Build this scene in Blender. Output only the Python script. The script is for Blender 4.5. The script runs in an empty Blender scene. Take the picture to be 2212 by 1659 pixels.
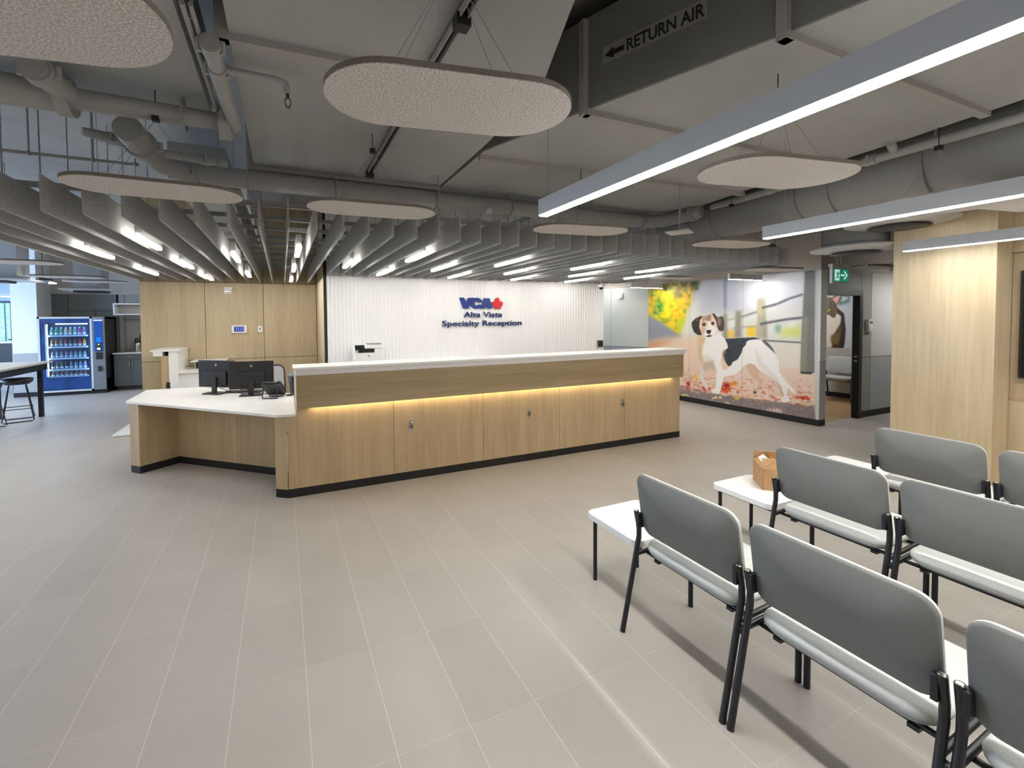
import bpy, bmesh, math, random
import numpy as np
from mathutils import Vector, Matrix

random.seed(7)
rng = np.random.default_rng(7)
S = bpy.context.scene
COL = S.collection
PI = math.pi

# ------------------------------------------------------------ camera, world, exposure
CAM_H = 1.67
cam = bpy.data.cameras.new('camera')
camo = bpy.data.objects.new('camera', cam)
COL.objects.link(camo)
right = Vector((0.9132731, -0.4072496, -0.0089398))
down = Vector((-0.0215234, -0.0263281, -0.9994216))
fwd = Vector((0.4067787, 0.9129373, -0.0328102))
m = Matrix((right, -down, -fwd)).transposed().to_4x4()
m.translation = Vector((0, 0, CAM_H))
camo.matrix_world = m
cam.sensor_fit = 'HORIZONTAL'
cam.sensor_width = 36
cam.lens = 967.39 / 2212 * 36
cam.shift_x = (1106 - 1040) / 2212
cam.shift_y = -(829.5 - 719.63) / 2212
cam.clip_start = 0.05
S.camera = camo

S.view_settings.view_transform = 'Standard'
S.view_settings.look = 'None'
S.view_settings.gamma = 1
S.view_settings.use_curve_mapping = False
S.view_settings.exposure = 1.12
S.cycles.use_denoising = True
S.cycles.max_bounces = 7
S.cycles.diffuse_bounces = 4
S.cycles.glossy_bounces = 3
S.cycles.transmission_bounces = 4
S.cycles.sample_clamp_indirect = 4
S.cycles.caustics_reflective = False
S.cycles.caustics_refractive = False

W = bpy.data.worlds.new('world')
S.world = W
W.use_nodes = True
bg = W.node_tree.nodes['Background']
bg.inputs[0].default_value = (0.50, 0.74, 1.0, 1)
bg.inputs[1].default_value = 0.45


def daylight(name, loc, rot, sx, sy, power, col):
    l = bpy.data.lights.new(name, 'AREA')
    l.shape = 'RECTANGLE'
    l.size, l.size_y, l.energy, l.color = sx, sy, power, col
    o = bpy.data.objects.new(name, l)
    o.location = loc
    o.rotation_euler = rot
    COL.objects.link(o)


# daylight entering the windows of the left wall and of the far lounge
daylight('window_daylight', (-9.25, 11.2, 1.7), (0, math.radians(-90), 0), 1.9, 3.4, 250, (0.42, 0.64, 1.0))
daylight('lounge_daylight', (-9.25, 16.0, 1.7), (0, math.radians(-90), 0), 1.9, 4.0, 130, (0.42, 0.66, 1.0))

LIN = 46.0      # radiance of the linear lamps
PEN = 22.0      # radiance of the small pendants

# ------------------------------------------------------------ materials
MATS = {}


def mat(name, col, rough=0.6, metal=0.0, emit=None, es=0.0, noise=None, bump=0.0, spec=0.5, alpha=None):
    """noise = (scale xyz, amount) varies the colour a little"""
    if name in MATS:
        return MATS[name]
    M = bpy.data.materials.new(name)
    M.use_nodes = True
    nt = M.node_tree
    b = nt.nodes['Principled BSDF']
    b.inputs['Base Color'].default_value = (*col, 1)
    b.inputs['Roughness'].default_value = rough
    b.inputs['Metallic'].default_value = metal
    b.inputs['Specular IOR Level'].default_value = spec
    if emit:
        b.inputs['Emission Color'].default_value = (*emit, 1)
        b.inputs['Emission Strength'].default_value = es
    if noise:
        tc = nt.nodes.new('ShaderNodeTexCoord')
        mp = nt.nodes.new('ShaderNodeMapping')
        mp.inputs['Scale'].default_value = noise[0]
        nz = nt.nodes.new('ShaderNodeTexNoise')
        nz.inputs['Scale'].default_value = 1
        nz.inputs['Detail'].default_value = 4
        nt.links.new(tc.outputs['Object'], mp.inputs[0])
        nt.links.new(mp.outputs[0], nz.inputs['Vector'])
        rp = nt.nodes.new('ShaderNodeValToRGB')
        a = noise[1]
        rp.color_ramp.elements[0].position = 0.3
        rp.color_ramp.elements[1].position = 0.7
        rp.color_ramp.elements[0].color = (*[c * (1 - a) for c in col], 1)
        rp.color_ramp.elements[1].color = (*[min(1, c * (1 + a)) for c in col], 1)
        nt.links.new(nz.outputs['Fac'], rp.inputs[0])
        nt.links.new(rp.outputs[0], b.inputs['Base Color'])
        if bump:
            bp = nt.nodes.new('ShaderNodeBump')
            bp.inputs['Strength'].default_value = bump
            bp.inputs['Distance'].default_value = 0.004
            nt.links.new(nz.outputs['Fac'], bp.inputs['Height'])
            nt.links.new(bp.outputs[0], b.inputs['Normal'])
    MATS[name] = M
    return M


def wood(name, c1, c2, along='Z', rough=0.45):
    """oak veneer: stretched noise bands"""
    if name in MATS:
        return MATS[name]
    M = bpy.data.materials.new(name)
    M.use_nodes = True
    nt = M.node_tree
    b = nt.nodes['Principled BSDF']
    b.inputs['Roughness'].default_value = rough
    tc = nt.nodes.new('ShaderNodeTexCoord')
    out = []
    for sc, long_, det in ((5.0, 0.30, 3), (30, 1.6, 4)):
        mp = nt.nodes.new('ShaderNodeMapping')
        mp.inputs['Scale'].default_value = {'Z': (sc, sc, long_), 'X': (long_, sc, sc), 'Y': (sc, long_, sc)}[along]
        nz = nt.nodes.new('ShaderNodeTexNoise')
        nz.inputs['Scale'].default_value = 1
        nz.inputs['Detail'].default_value = det
        nt.links.new(tc.outputs['Object'], mp.inputs[0])
        nt.links.new(mp.outputs[0], nz.inputs['Vector'])
        out.append(nz)
    mx = nt.nodes.new('ShaderNodeMath')
    mx.operation = 'ADD'
    nt.links.new(out[0].outputs['Fac'], mx.inputs[0])
    nt.links.new(out[1].outputs['Fac'], mx.inputs[1])
    rp = nt.nodes.new('ShaderNodeValToRGB')
    rp.color_ramp.elements[0].position = 0.38
    rp.color_ramp.elements[1].position = 0.62
    rp.color_ramp.elements[0].color = (*c1, 1)
    rp.color_ramp.elements[1].color = (*c2, 1)
    hf = nt.nodes.new('ShaderNodeMath')
    hf.operation = 'MULTIPLY'
    hf.inputs[1].default_value = 0.5
    nt.links.new(mx.outputs[0], hf.inputs[0])
    nt.links.new(hf.outputs[0], rp.inputs[0])
    nt.links.new(rp.outputs[0], b.inputs['Base Color'])
    MATS[name] = M
    return M


def floor_mat():
    M = bpy.data.materials.new('porcelain floor tile')
    M.use_nodes = True
    nt = M.node_tree
    N, L = nt.nodes, nt.links
    b = N['Principled BSDF']
    tc = N.new('ShaderNodeTexCoord')
    sp = N.new('ShaderNodeSeparateXYZ')
    L.new(tc.outputs['Object'], sp.inputs[0])

    def mth(op, a, c=None):
        n = N.new('ShaderNodeMath')
        n.operation = op
        for i, v in enumerate((a, c)):
            if v is None:
                continue
            if isinstance(v, (int, float)):
                n.inputs[i].default_value = v
            else:
                L.new(v, n.inputs[i])
        return n.outputs[0]
    U = mth('DIVIDE', mth('SUBTRACT', sp.outputs[0], 0.07), 0.301)
    V = mth('DIVIDE', mth('SUBTRACT', sp.outputs[1], 1.65), 0.609)
    fu, fv = mth('FRACT', U), mth('FRACT', V)
    du = mth('MULTIPLY', mth('MINIMUM', fu, mth('SUBTRACT', 1, fu)), 0.301)
    dv = mth('MULTIPLY', mth('MINIMUM', fv, mth('SUBTRACT', 1, fv)), 0.609)
    gu = mth('LESS_THAN', du, 0.0011)
    gv = mth('LESS_THAN', dv, 0.0010)
    cb = N.new('ShaderNodeCombineXYZ')
    L.new(mth('FLOOR', U), cb.inputs[0])
    L.new(mth('FLOOR', V), cb.inputs[1])
    wn = N.new('ShaderNodeTexWhiteNoise')
    wn.noise_dimensions = '2D'
    L.new(cb.outputs[0], wn.inputs['Vector'])
    nz = N.new('ShaderNodeTexNoise')
    nz.inputs['Scale'].default_value = 160
    nz.inputs['Detail'].default_value = 3
    L.new(tc.outputs['Object'], nz.inputs['Vector'])
    n2 = N.new('ShaderNodeTexNoise')
    n2.inputs['Scale'].default_value = 2.2
    n2.inputs['Detail'].default_value = 4
    L.new(tc.outputs['Object'], n2.inputs['Vector'])
    f = mth('ADD', mth('ADD', mth('MULTIPLY', wn.outputs[0], 0.16), mth('MULTIPLY', nz.outputs['Fac'], 0.75)),
            mth('MULTIPLY', n2.outputs['Fac'], 0.4))
    rp = N.new('ShaderNodeValToRGB')
    rp.color_ramp.elements[0].position = 0.42
    rp.color_ramp.elements[1].position = 0.98
    rp.color_ramp.elements[0].color = (0.385, 0.358, 0.328, 1)
    rp.color_ramp.elements[1].color = (0.485, 0.455, 0.42, 1)
    L.new(f, rp.inputs[0])
    mx = N.new('ShaderNodeMix')
    mx.data_type = 'RGBA'
    L.new(mth('ADD', gu, mth('MULTIPLY', gv, 0.45)), mx.inputs[0])
    L.new(rp.outputs[0], mx.inputs[6])
    mx.inputs[7].default_value = (0.68, 0.645, 0.59, 1)
    L.new(mx.outputs[2], b.inputs['Base Color'])
    b.inputs['Roughness'].default_value = 0.40
    b.inputs['Specular IOR Level'].default_value = 0.4
    return M


def glass(name, col=(0.9, 0.97, 1.0)):
    M = bpy.data.materials.new(name)
    M.use_nodes = True
    nt = M.node_tree
    nt.nodes.remove(nt.nodes['Principled BSDF'])
    tr = nt.nodes.new('ShaderNodeBsdfTransparent')
    tr.inputs[0].default_value = (*col, 1)
    gl = nt.nodes.new('ShaderNodeBsdfGlossy')
    gl.inputs['Roughness'].default_value = 0.03
    mx = nt.nodes.new('ShaderNodeMixShader')
    mx.inputs[0].default_value = 0.07
    nt.links.new(tr.outputs[0], mx.inputs[1])
    nt.links.new(gl.outputs[0], mx.inputs[2])
    nt.links.new(mx.outputs[0], nt.nodes['Material Output'].inputs[0])
    return M


def vcol_mat(name):
    M = bpy.data.materials.new(name)
    M.use_nodes = True
    nt = M.node_tree
    at = nt.nodes.new('ShaderNodeVertexColor')
    at.layer_name = 'print'
    nt.links.new(at.outputs[0], nt.nodes['Principled BSDF'].inputs['Base Color'])
    nt.nodes['Principled BSDF'].inputs['Roughness'].default_value = 0.45
    return M


OAK = wood('light oak veneer', (0.43, 0.315, 0.18), (0.53, 0.40, 0.24))
OAKP = wood('pale oak panel', (0.455, 0.36, 0.225), (0.565, 0.46, 0.305))
OAKX = wood('oak veneer with horizontal grain', (0.31, 0.225, 0.125), (0.41, 0.305, 0.18), 'X')
WHITE = mat('white solid surface', (0.85, 0.85, 0.84), 0.35)
WHITEV = mat('white quartz top', (0.84, 0.83, 0.81), 0.3, noise=((7, 7, 7), 0.04))
WPAINT = mat('white paint', (0.82, 0.82, 0.80), 0.6)
BLACK = mat('black metal', (0.008, 0.008, 0.012), 0.4)
BLACKP = mat('black plastic', (0.016, 0.016, 0.018), 0.45)
KICK = mat('black toe kick', (0.006, 0.005, 0.005), 0.6)
FELT = mat('grey felt', (0.40, 0.40, 0.39), 0.95, noise=((110, 110, 110), 0.28), bump=0.3)
FELTB = mat('speckled beige felt', (0.58, 0.545, 0.52), 0.95, noise=((150, 150, 150), 0.42), bump=0.3)
FELTE = mat('beige felt edge', (0.22, 0.19, 0.165), 0.95)
DUCT = mat('grey painted duct', (0.385, 0.39, 0.388), 0.65, noise=((2, 2, 2), 0.05))
DUCTD = mat('duct flange', (0.36, 0.35, 0.335), 0.6)
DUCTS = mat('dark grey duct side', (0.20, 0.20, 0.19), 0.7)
PIPE = mat('grey painted pipe', (0.36, 0.36, 0.35), 0.5)
CEIL = mat('grey painted slab', (0.32, 0.315, 0.30), 0.9, noise=((1.5, 1.5, 1.5), 0.10))
STEEL = mat('brushed steel', (0.55, 0.53, 0.50), 0.3, 1.0)
RAIL = mat('grey strut', (0.33, 0.33, 0.325), 0.6)
LAMP = mat('lamp diffuser', (1, 1, 1), 0.5, emit=(1.0, 0.97, 0.92), es=LIN)
PEND = mat('pendant diffuser', (1, 1, 1), 0.5, emit=(1.0, 0.965, 0.90), es=PEN)
WARM = mat('warm led tape', (1, 0.9, 0.7), 0.5, emit=(1.0, 0.80, 0.46), es=12)
HOUS = mat('light grey aluminium', (0.50, 0.50, 0.49), 0.45)
UPHO = mat('light grey upholstery', (0.50, 0.515, 0.50), 0.75, noise=((120, 120, 120), 0.06))
UPHS = mat('seat shell fabric', (0.36, 0.37, 0.365), 0.7, noise=((120, 120, 120), 0.05))
UPHB = mat('seat back shell darkened for shade', (0.17, 0.175, 0.165), 0.7, noise=((120, 120, 120), 0.05))  # shade on the chair backs is put into this darker grey
GREYP = mat('pale grey wall panel', (0.62, 0.62, 0.60), 0.55)
GREYL = mat('mid grey wall panel', (0.40, 0.41, 0.42), 0.55)
GREEN = mat('grey green wall panel', (0.30, 0.32, 0.27), 0.55)
CHAR = mat('charcoal wall panel', (0.15, 0.165, 0.155), 0.55)
SEAM = mat('dark seam', (0.02, 0.018, 0.015), 0.8)
BEIGE = mat('beige drywall', (0.50, 0.46, 0.41), 0.8)
PALE = mat('pale back painted glass', (0.70, 0.72, 0.67), 0.25)
CARD = mat('brown cardboard', (0.48, 0.28, 0.13), 0.8, noise=((30, 30, 30), 0.06))
DKGREY = mat('dark grey laminate', (0.10, 0.115, 0.125), 0.5)
BLUEL = mat('deep blue lettering', (0.006, 0.030, 0.21), 0.4)
NAVY = mat('navy lettering', (0.010, 0.028, 0.15), 0.4)
RED = mat('red leaf', (0.58, 0.004, 0.012), 0.4)
BLK = mat('black lettering', (0.01, 0.01, 0.01), 0.6)
LABELB = mat('grey sign backing', (0.30, 0.30, 0.285), 0.6)
SCREEN = mat('screen glass', (0.005, 0.005, 0.006), 0.2)
GLASS = glass('clear glass')

# ------------------------------------------------------------ mesh helpers


class MB:
    def __init__(self):
        self.v, self.f, self.s = [], [], []

    def add(self, vs, fs, smooth=False):
        n = len(self.v)
        self.v += [tuple(p) for p in vs]
        self.f += [tuple(i + n for i in f) for f in fs]
        self.s += [smooth] * len(fs)
        return self

    def box(self, x0, x1, y0, y1, z0, z1, mx=None):
        vs = [Vector((x, y, z)) for z in (z0, z1) for y in (y0, y1) for x in (x0, x1)]
        if mx:
            vs = [mx @ v for v in vs]
        return self.add(vs, [(0, 2, 3, 1), (4, 5, 7, 6), (0, 1, 5, 4), (2, 6, 7, 3), (0, 4, 6, 2), (1, 3, 7, 5)])

    def prism(self, poly, z0, z1, mx=None):
        """poly in xy (ccw), extruded in z"""
        n = len(poly)
        a = sum(poly[i][0] * poly[(i + 1) % n][1] - poly[(i + 1) % n][0] * poly[i][1] for i in range(n))
        if a < 0:
            poly = poly[::-1]
        vs = [Vector((p[0], p[1], z0)) for p in poly] + [Vector((p[0], p[1], z1)) for p in poly]
        if mx:
            vs = [mx @ v for v in vs]
        fs = [tuple(range(n - 1, -1, -1)), tuple(range(n, 2 * n))]
        fs += [(i, (i + 1) % n, (i + 1) % n + n, i + n) for i in range(n)]
        return self.add(vs, fs)

    def tube(self, pts, r, n=10, caps=True):
        pts = [Vector(p) for p in pts]
        rs = r if isinstance(r, (list, tuple)) else [r] * len(pts)
        rings = []
        up = None
        for i, p in enumerate(pts):
            a = pts[max(0, i - 1)]
            b = pts[min(len(pts) - 1, i + 1)]
            d = (b - a).normalized()
            if up is None:
                up = Vector((0, 0, 1)) if abs(d.z) < 0.9 else Vector((1, 0, 0))
            u = d.cross(up)
            if u.length < 1e-4:
                u = d.cross(Vector((0, 1, 0)))
            u.normalize()
            w = u.cross(d).normalized()
            up = w
            rings.append([p + (u * math.cos(t) + w * math.sin(t)) * rs[i] for t in [2 * PI * k / n for k in range(n)]])
        vs = [q for rg in rings for q in rg]
        fs = []
        for i in range(len(pts) - 1):
            for k in range(n):
                k2 = (k + 1) % n
                fs.append((i * n + k, i * n + k2, (i + 1) * n + k2, (i + 1) * n + k))
        self.add(vs, fs, True)
        if caps:
            self.add(rings[0], [tuple(range(n))])
            self.add(rings[-1], [tuple(range(n - 1, -1, -1))])
        return self

    def lathe(self, prof, cx, cy, n=20, mx=None):
        """prof = [(r, z)...] bottom to top around the z axis"""
        vs, fs = [], []
        for r, z in prof:
            for k in range(n):
                t = 2 * PI * k / n
                v = Vector((cx + r * math.cos(t), cy + r * math.sin(t), z))
                vs.append(mx @ v if mx else v)
        for i in range(len(prof) - 1):
            for k in range(n):
                k2 = (k + 1) % n
                fs.append((i * n + k, i * n + k2, (i + 1) * n + k2, (i + 1) * n + k))
        self.add(vs, fs, True)
        self.add(vs[:n], [tuple(range(n - 1, -1, -1))])
        self.add(vs[-n:], [tuple(range(n))])
        return self


def BX(*a, **k):
    return MB().box(*a, **k)


def obj(name, mb, m, parent=None, bevel=0.0, seg=2, world=False, sub=0):
    me = bpy.data.meshes.new(name)
    vs = mb.v
    if world and parent is not None:
        base = parent
        while base.parent:
            base = base.parent
        l = base.location
        vs = [(v[0] - l.x, v[1] - l.y, v[2] - l.z) for v in vs]
    me.from_pydata([tuple(v) for v in vs], [], mb.f)
    me.polygons.foreach_set('use_smooth', mb.s)
    me.materials.append(m)
    me.update()
    o = bpy.data.objects.new(name, me)
    COL.objects.link(o)
    if parent is not None:
        o.parent = parent
    if bevel:
        bv = o.modifiers.new('bevel', 'BEVEL')
        bv.width = bevel
        bv.segments = seg
        bv.limit_method = 'ANGLE'
        bv.angle_limit = math.radians(40)
        me.polygons.foreach_set('use_smooth', [True] * len(me.polygons))
        wn = o.modifiers.new('normals', 'WEIGHTED_NORMAL')
        wn.keep_sharp = False
    if sub:
        sm = o.modifiers.new('sub', 'SUBSURF')
        sm.levels = sm.render_levels = sub
    return o


def tag(o, label, cat, group=None):
    o['label'] = label
    o['category'] = cat
    if group:
        o['group'] = group
    return o


def thing(name, label, cat, loc=(0, 0, 0), rz=0.0, group=None):
    o = bpy.data.objects.new(name, None)
    o.empty_display_size = 0.1
    COL.objects.link(o)
    o.location = loc
    o.rotation_euler = (0, 0, rz)
    return tag(o, label, cat, group)


def struct(name, mb, m, **k):
    o = obj(name, mb, m, **k)
    o['kind'] = 'structure'
    return o


def dup(root, loc, rz=None, label=None, group=None):
    r = root.copy()
    COL.objects.link(r)
    r.location = loc
    if rz is not None:
        r.rotation_euler = (0, 0, rz)
    if label:
        r['label'] = label
    if group:
        r['group'] = group
    for ch in list(root.children):
        c = ch.copy()
        COL.objects.link(c)
        c.parent = r
        for g in list(ch.children):
            d = g.copy()
            COL.objects.link(d)
            d.parent = c
    return r


def stadium(cx, cy, L, Wd, n=18, rz=0.0):
    r = Wd / 2
    h = L / 2 - r
    pts = []
    for k in range(n + 1):
        t = -PI / 2 + PI * k / n
        pts.append((h + r * math.cos(t), r * math.sin(t)))
    for k in range(n + 1):
        t = PI / 2 + PI * k / n
        pts.append((-h + r * math.cos(t), r * math.sin(t)))
    c, s = math.cos(rz), math.sin(rz)
    return [(cx + x * c - y * s, cy + x * s + y * c) for x, y in pts]


def rrect(x0, x1, y0, y1, r, n=6):
    pts = []
    for cx, cy, a in ((x1 - r, y0 + r, -PI / 2), (x1 - r, y1 - r, 0), (x0 + r, y1 - r, PI / 2), (x0 + r, y0 + r, PI)):
        for k in range(n + 1):
            t = a + PI / 2 * k / n
            pts.append((cx + r * math.cos(t), cy + r * math.sin(t)))
    return pts


ORD = ['first', 'second', 'third', 'fourth', 'fifth', 'sixth', 'seventh', 'eighth', 'ninth', 'tenth', 'eleventh',
       'twelfth', 'thirteenth', 'fourteenth', 'fifteenth', 'sixteenth', 'seventeenth', 'eighteenth', 'nineteenth',
       'twentieth', 'twenty-first', 'twenty-second']


def text_mb(s, size, depth, mx, bold=0.0, squash=1.0, spacing=1.0):
    """letters as a mesh; glyph plane is local xy, baseline centred at the origin; mx places it"""
    c = bpy.data.curves.new('letters', 'FONT')
    c.body = s
    c.size = size
    c.extrude = depth / 2
    c.offset = bold
    c.align_x = 'CENTER'
    c.space_character = spacing
    o = bpy.data.objects.new('letters', c)
    COL.objects.link(o)
    bpy.context.view_layer.update()
    me = bpy.data.meshes.new_from_object(o.evaluated_get(bpy.context.evaluated_depsgraph_get()))
    mb = MB()
    mb.add([mx @ Vector((v.co.x * squash, v.co.y, v.co.z)) for v in me.vertices], [tuple(p.vertices) for p in me.polygons])
    bpy.data.objects.remove(o)
    bpy.data.meshes.remove(me)
    return mb


def face_y(x, y, z, sx=1.0):
    """letters standing in a plane y = const, read from the -y side"""
    return Matrix.Translation((x, y, z)) @ Matrix.Rotation(PI / 2, 4, 'X')


# ------------------------------------------------------------ room shell
RX0, RX1, RY0, RY1, HZ = -9.2, 11.0, -5.0, 19.0, 3.75
struct('floor', BX(RX0, RX1, RY0, RY1, -0.15, 0), floor_mat())
struct('ceiling', BX(RX0, RX1, RY0, RY1, HZ, HZ + 0.2), CEIL)
struct('wall_rear', BX(RX0, RX1, RY0 - 0.15, RY0, 0, HZ), BEIGE)
struct('wall_right', BX(RX1, RX1 + 0.15, RY0, RY1, 0, HZ), WPAINT)

# left wall with window openings, far lounge wall with windows
lw = MB()
lw.box(RX0 - 0.15, RX0, RY0, RY1, 0, 0.7)
lw.box(RX0 - 0.15, RX0, RY0, RY1, 2.75, HZ)
for a, b in ((RY0, 5.0), (8.9, 9.1), (12.9, 13.9), (18.1, RY1)):
    lw.box(RX0 - 0.15, RX0, a, b, 0.7, 2.75)
struct('wall_left', lw, WPAINT)
fw = MB()
fw.box(RX0, -3.0, RY1, RY1 + 0.15, 0, 0.75)
fw.box(RX0, -3.0, RY1, RY1 + 0.15, 2.35, HZ)
fw.box(RX0, -8.9, RY1, RY1 + 0.15, 0.75, 2.35)
fw.box(-6.6, -3.0, RY1, RY1 + 0.15, 0.75, 2.35)
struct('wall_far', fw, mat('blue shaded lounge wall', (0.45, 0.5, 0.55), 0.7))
wf = MB()
for x in (-8.9, -7.82, -6.66):
    wf.box(x, x + 0.09, RY1 - 0.03, RY1 + 0.12, 0.75, 2.35)
for z in (0.75, 2.29):
    wf.box(-8.9, -6.6, RY1 - 0.03, RY1 + 0.12, z, z + 0.06)
w1 = struct('window_1', wf, mat('dark window frame', (0.03, 0.04, 0.06), 0.5))
obj('pane', BX(-8.8, -6.66, RY1 + 0.04, RY1 + 0.05, 0.8, 2.3), GLASS, w1)
# outside the lounge window: a tree and a blue glass building
foliage = MB()
for k in range(420):
    x, y, z = random.gauss(-9.35, 0.32), 21.5 + random.random(), random.uniform(0.3, 2.9)
    r = random.uniform(0.05, 0.14)
    a = random.uniform(0, PI)
    foliage.add([(x - r * math.cos(a), y, z - r * math.sin(a)), (x + r * 0.5 * math.sin(a), y + 0.03, z - r * 0.5 * math.cos(a)),
                 (x + r * math.cos(a), y, z + r * math.sin(a)), (x - r * 0.5 * math.sin(a), y - 0.03, z + r * 0.5 * math.cos(a))],
                [(0, 1, 2, 3)])
tr = thing('tree', 'sunlit green tree outside the lounge window', 'tree', (-9.35, 21.9, 0))
obj('foliage', foliage, mat('sunlit leaves', (0.30, 0.55, 0.14), 0.6), tr, world=True)
obj('trunk', MB().tube([(-9.35, 21.9, -0.1), (-9.35, 21.9, 2.2)], [0.12, 0.06]), mat('bark', (0.1, 0.07, 0.05), 0.9), tr, world=True)
bd = thing('glass_building', 'blue glazed building seen through the lounge window', 'building', (-7.9, 26, 0))
obj('facade', BX(-10.9, -4.5, 26, 27, -0.1, 7), mat('blue facade', (0.05, 0.42, 0.75), 0.4), bd, world=True)
fb = MB()
for k in range(5):
    fb.box(-10.9 + k * 1.3, -10.84 + k * 1.3, 25.96, 26.0, -0.1, 7)
obj('mullions', fb, mat('facade mullion', (0.1, 0.25, 0.4), 0.5), bd, world=True)
struct('trim_outdoor_ground', BX(-20, 8, 19.2, 40, -0.2, -0.12), mat('outdoor paving', (0.35, 0.35, 0.33), 0.9))

# window frames in the left wall (out of frame, they let the daylight in)
for i, (a, b) in enumerate(((5.0, 8.9), (9.1, 12.9), (13.9, 18.1))):
    f = MB()
    for z in (0.7, 2.69):
        f.box(RX0 - 0.1, RX0 - 0.04, a, b, z, z + 0.06)
    for y in (a, (a + b) / 2 - 0.03, b - 0.06):
        f.box(RX0 - 0.1, RX0 - 0.04, y, y + 0.06, 0.7, 2.75)
    struct('window_%d' % (i + 2), f, MATS['dark window frame'])

# ---- wood panelled wall behind the desk (y = 9.2) with its return to the white wall
WY, WWY = 9.2, 7.38
PANT, RAILZ = 2.35, 0.98
wl = MB()
xs = [-2.17, -1.228, -0.302, 0.615]
obj_w = []
for i in range(3):
    for z0, z1 in ((0.10, RAILZ - 0.004), (RAILZ + 0.004, PANT - 0.004), (PANT + 0.004, HZ)):
        wl.box(xs[i] + 0.004, xs[i + 1] - 0.004, WY, WY + 0.02, z0, z1)
for z0, z1 in ((0.10, RAILZ - 0.004), (RAILZ + 0.004, PANT - 0.004), (PANT + 0.004, HZ)):
    wl.box(0.62, 0.64, WWY + 0.03, WY - 0.004, z0, z1)
struct('wall_wood', wl, OAKP)
struct('wall_core', MB().box(-2.17, 0.8, WY + 0.02, WY + 0.30, 0, HZ).box(0.64, 0.70, WWY + 0.04, WY + 0.05, 0, HZ), SEAM)
struct('baseboard_wood', MB().box(-2.17, 0.63, WY - 0.01, WY + 0.02, 0, 0.10), KICK)
struct('trim_1', BX(0.605, 0.645, WWY - 0.01, WWY + 0.03, 0, HZ), SEAM)

# ---- white fluted sign wall
fl = MB()
x = 0.65
prof = []
while x < 6.01:
    prof += [(x, 0.0), (x + 0.022, 0.0), (x + 0.030, 0.007), (x + 0.052, 0.007)]
    x += 0.060
vs = [(px, WWY + py, 0.0) for px, py in prof] + [(px, WWY + py, HZ) for px, py in prof]
n = len(prof)
fl.add(vs, [(i, i + 1, i + 1 + n, i + n) for i in range(n - 1)])
fl.box(0.65, 6.03, WWY + 0.013, WWY + 0.12, 0, HZ)
struct('wall_sign', fl, mat('white fluted panel', (0.83, 0.83, 0.83), 0.5))

# ---- pale panel wall in the recess between the sign wall and the mural
dpl = Vector((0.45, -1.0, 0)).normalized()
p0 = Vector((7.10, 8.70, 0))
rz = math.atan2(dpl.y, dpl.x)
mxp = Matrix.Translation(p0) @ Matrix.Rotation(rz, 4, 'Z')
pw = MB()
pa = MB()
for a, b in ((-2.2, 0.20), (0.208, 2.6)):
    pw.box(a, b, 0, 0.1, RAILZ + 0.004, PANT, mxp)
    pa.box(a, b, 0, 0.1, 0.1, RAILZ - 0.004, mxp)
struct('wall_recess', pw, PALE)
struct('trim_2', pa, GREYL)
struct('wall_recess_upper', MB().box(-2.2, 2.6, 0.02, 0.1, PANT, HZ, mxp), BEIGE)

# ---- mural wall
MA, MBp = Vector((7.345, 4.056, 0)), Vector((7.192, 7.335, 0))
md = (MBp - MA)
ML = md.length
md.normalize()
mrz = math.atan2(md.y, md.x)
mxm = Matrix.Translation(MA) @ Matrix.Rotation(mrz, 4, 'Z')      # local x runs along the wall away from its near end, -y is behind
struct('wall_mural', MB().box(0.0, ML, -0.17, -0.012, 0.0, HZ, mxm), BEIGE)
struct('baseboard_mural', MB().box(-0.005, ML, -0.175, 0.004, 0.0, 0.095, mxm), KICK)
struct('trim_3', MB().box(-0.012, 0.0, -0.165, -0.0, RAILZ + 0.004, PANT, mxm), GREYP)
struct('trim_4', MB().box(-0.012, 0.0, -0.165, -0.0, 0.095, RAILZ - 0.004, mxm), GREYL)

# ---- door wall (y about 4.1) and the room behind it
DY = 4.08
dw = MB()
dw.box(7.53, 8.53, DY + 0.03, DY + 0.15, 2.07, PANT)
dw.box(8.54, 8.83, DY + 0.03, DY + 0.15, RAILZ + 0.004, PANT)
dw.box(8.54, 8.83, DY + 0.03, DY + 0.15, 0.1, RAILZ - 0.004)
struct('wall_door', dw, GREEN)
struct('wall_hall', MB().box(8.84, RX1, DY + 0.03, DY + 0.15, RAILZ + 0.004, PANT), GREYP)
struct('trim_5', MB().box(8.84, RX1, DY + 0.03, DY + 0.15, 0.1, RAILZ - 0.004), GREYL)
struct('wall_door_upper', MB().box(7.50, RX1, DY + 0.05, DY + 0.15, PANT, HZ), BEIGE)
struct('baseboard_hall', BX(8.54, RX1, DY + 0.02, DY + 0.05, 0, 0.1), KICK)
dr = MB()
dr.box(7.53, 8.53, DY, DY + 0.12, 1.98, 2.07)
dr.box(8.45, 8.53, DY, DY + 0.10, 0.0, 1.98)
d1 = struct('door_1', dr, mat('black door frame', (0.004, 0.004, 0.005), 0.45))
obj('strike_plate', MB().box(8.446, 8.452, DY + 0.03, DY + 0.07, 0.92, 0.94).box(8.446, 8.452, DY + 0.03, DY + 0.07, 0.99, 1.01), STEEL, d1)
struct('floor_exam_room', BX(7.53, RX1 - 0.01, DY + 0.1, 9.5, 0.0, 0.004),
       wood('wood look vinyl', (0.42, 0.26, 0.12), (0.55, 0.36, 0.18), 'X'))
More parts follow.
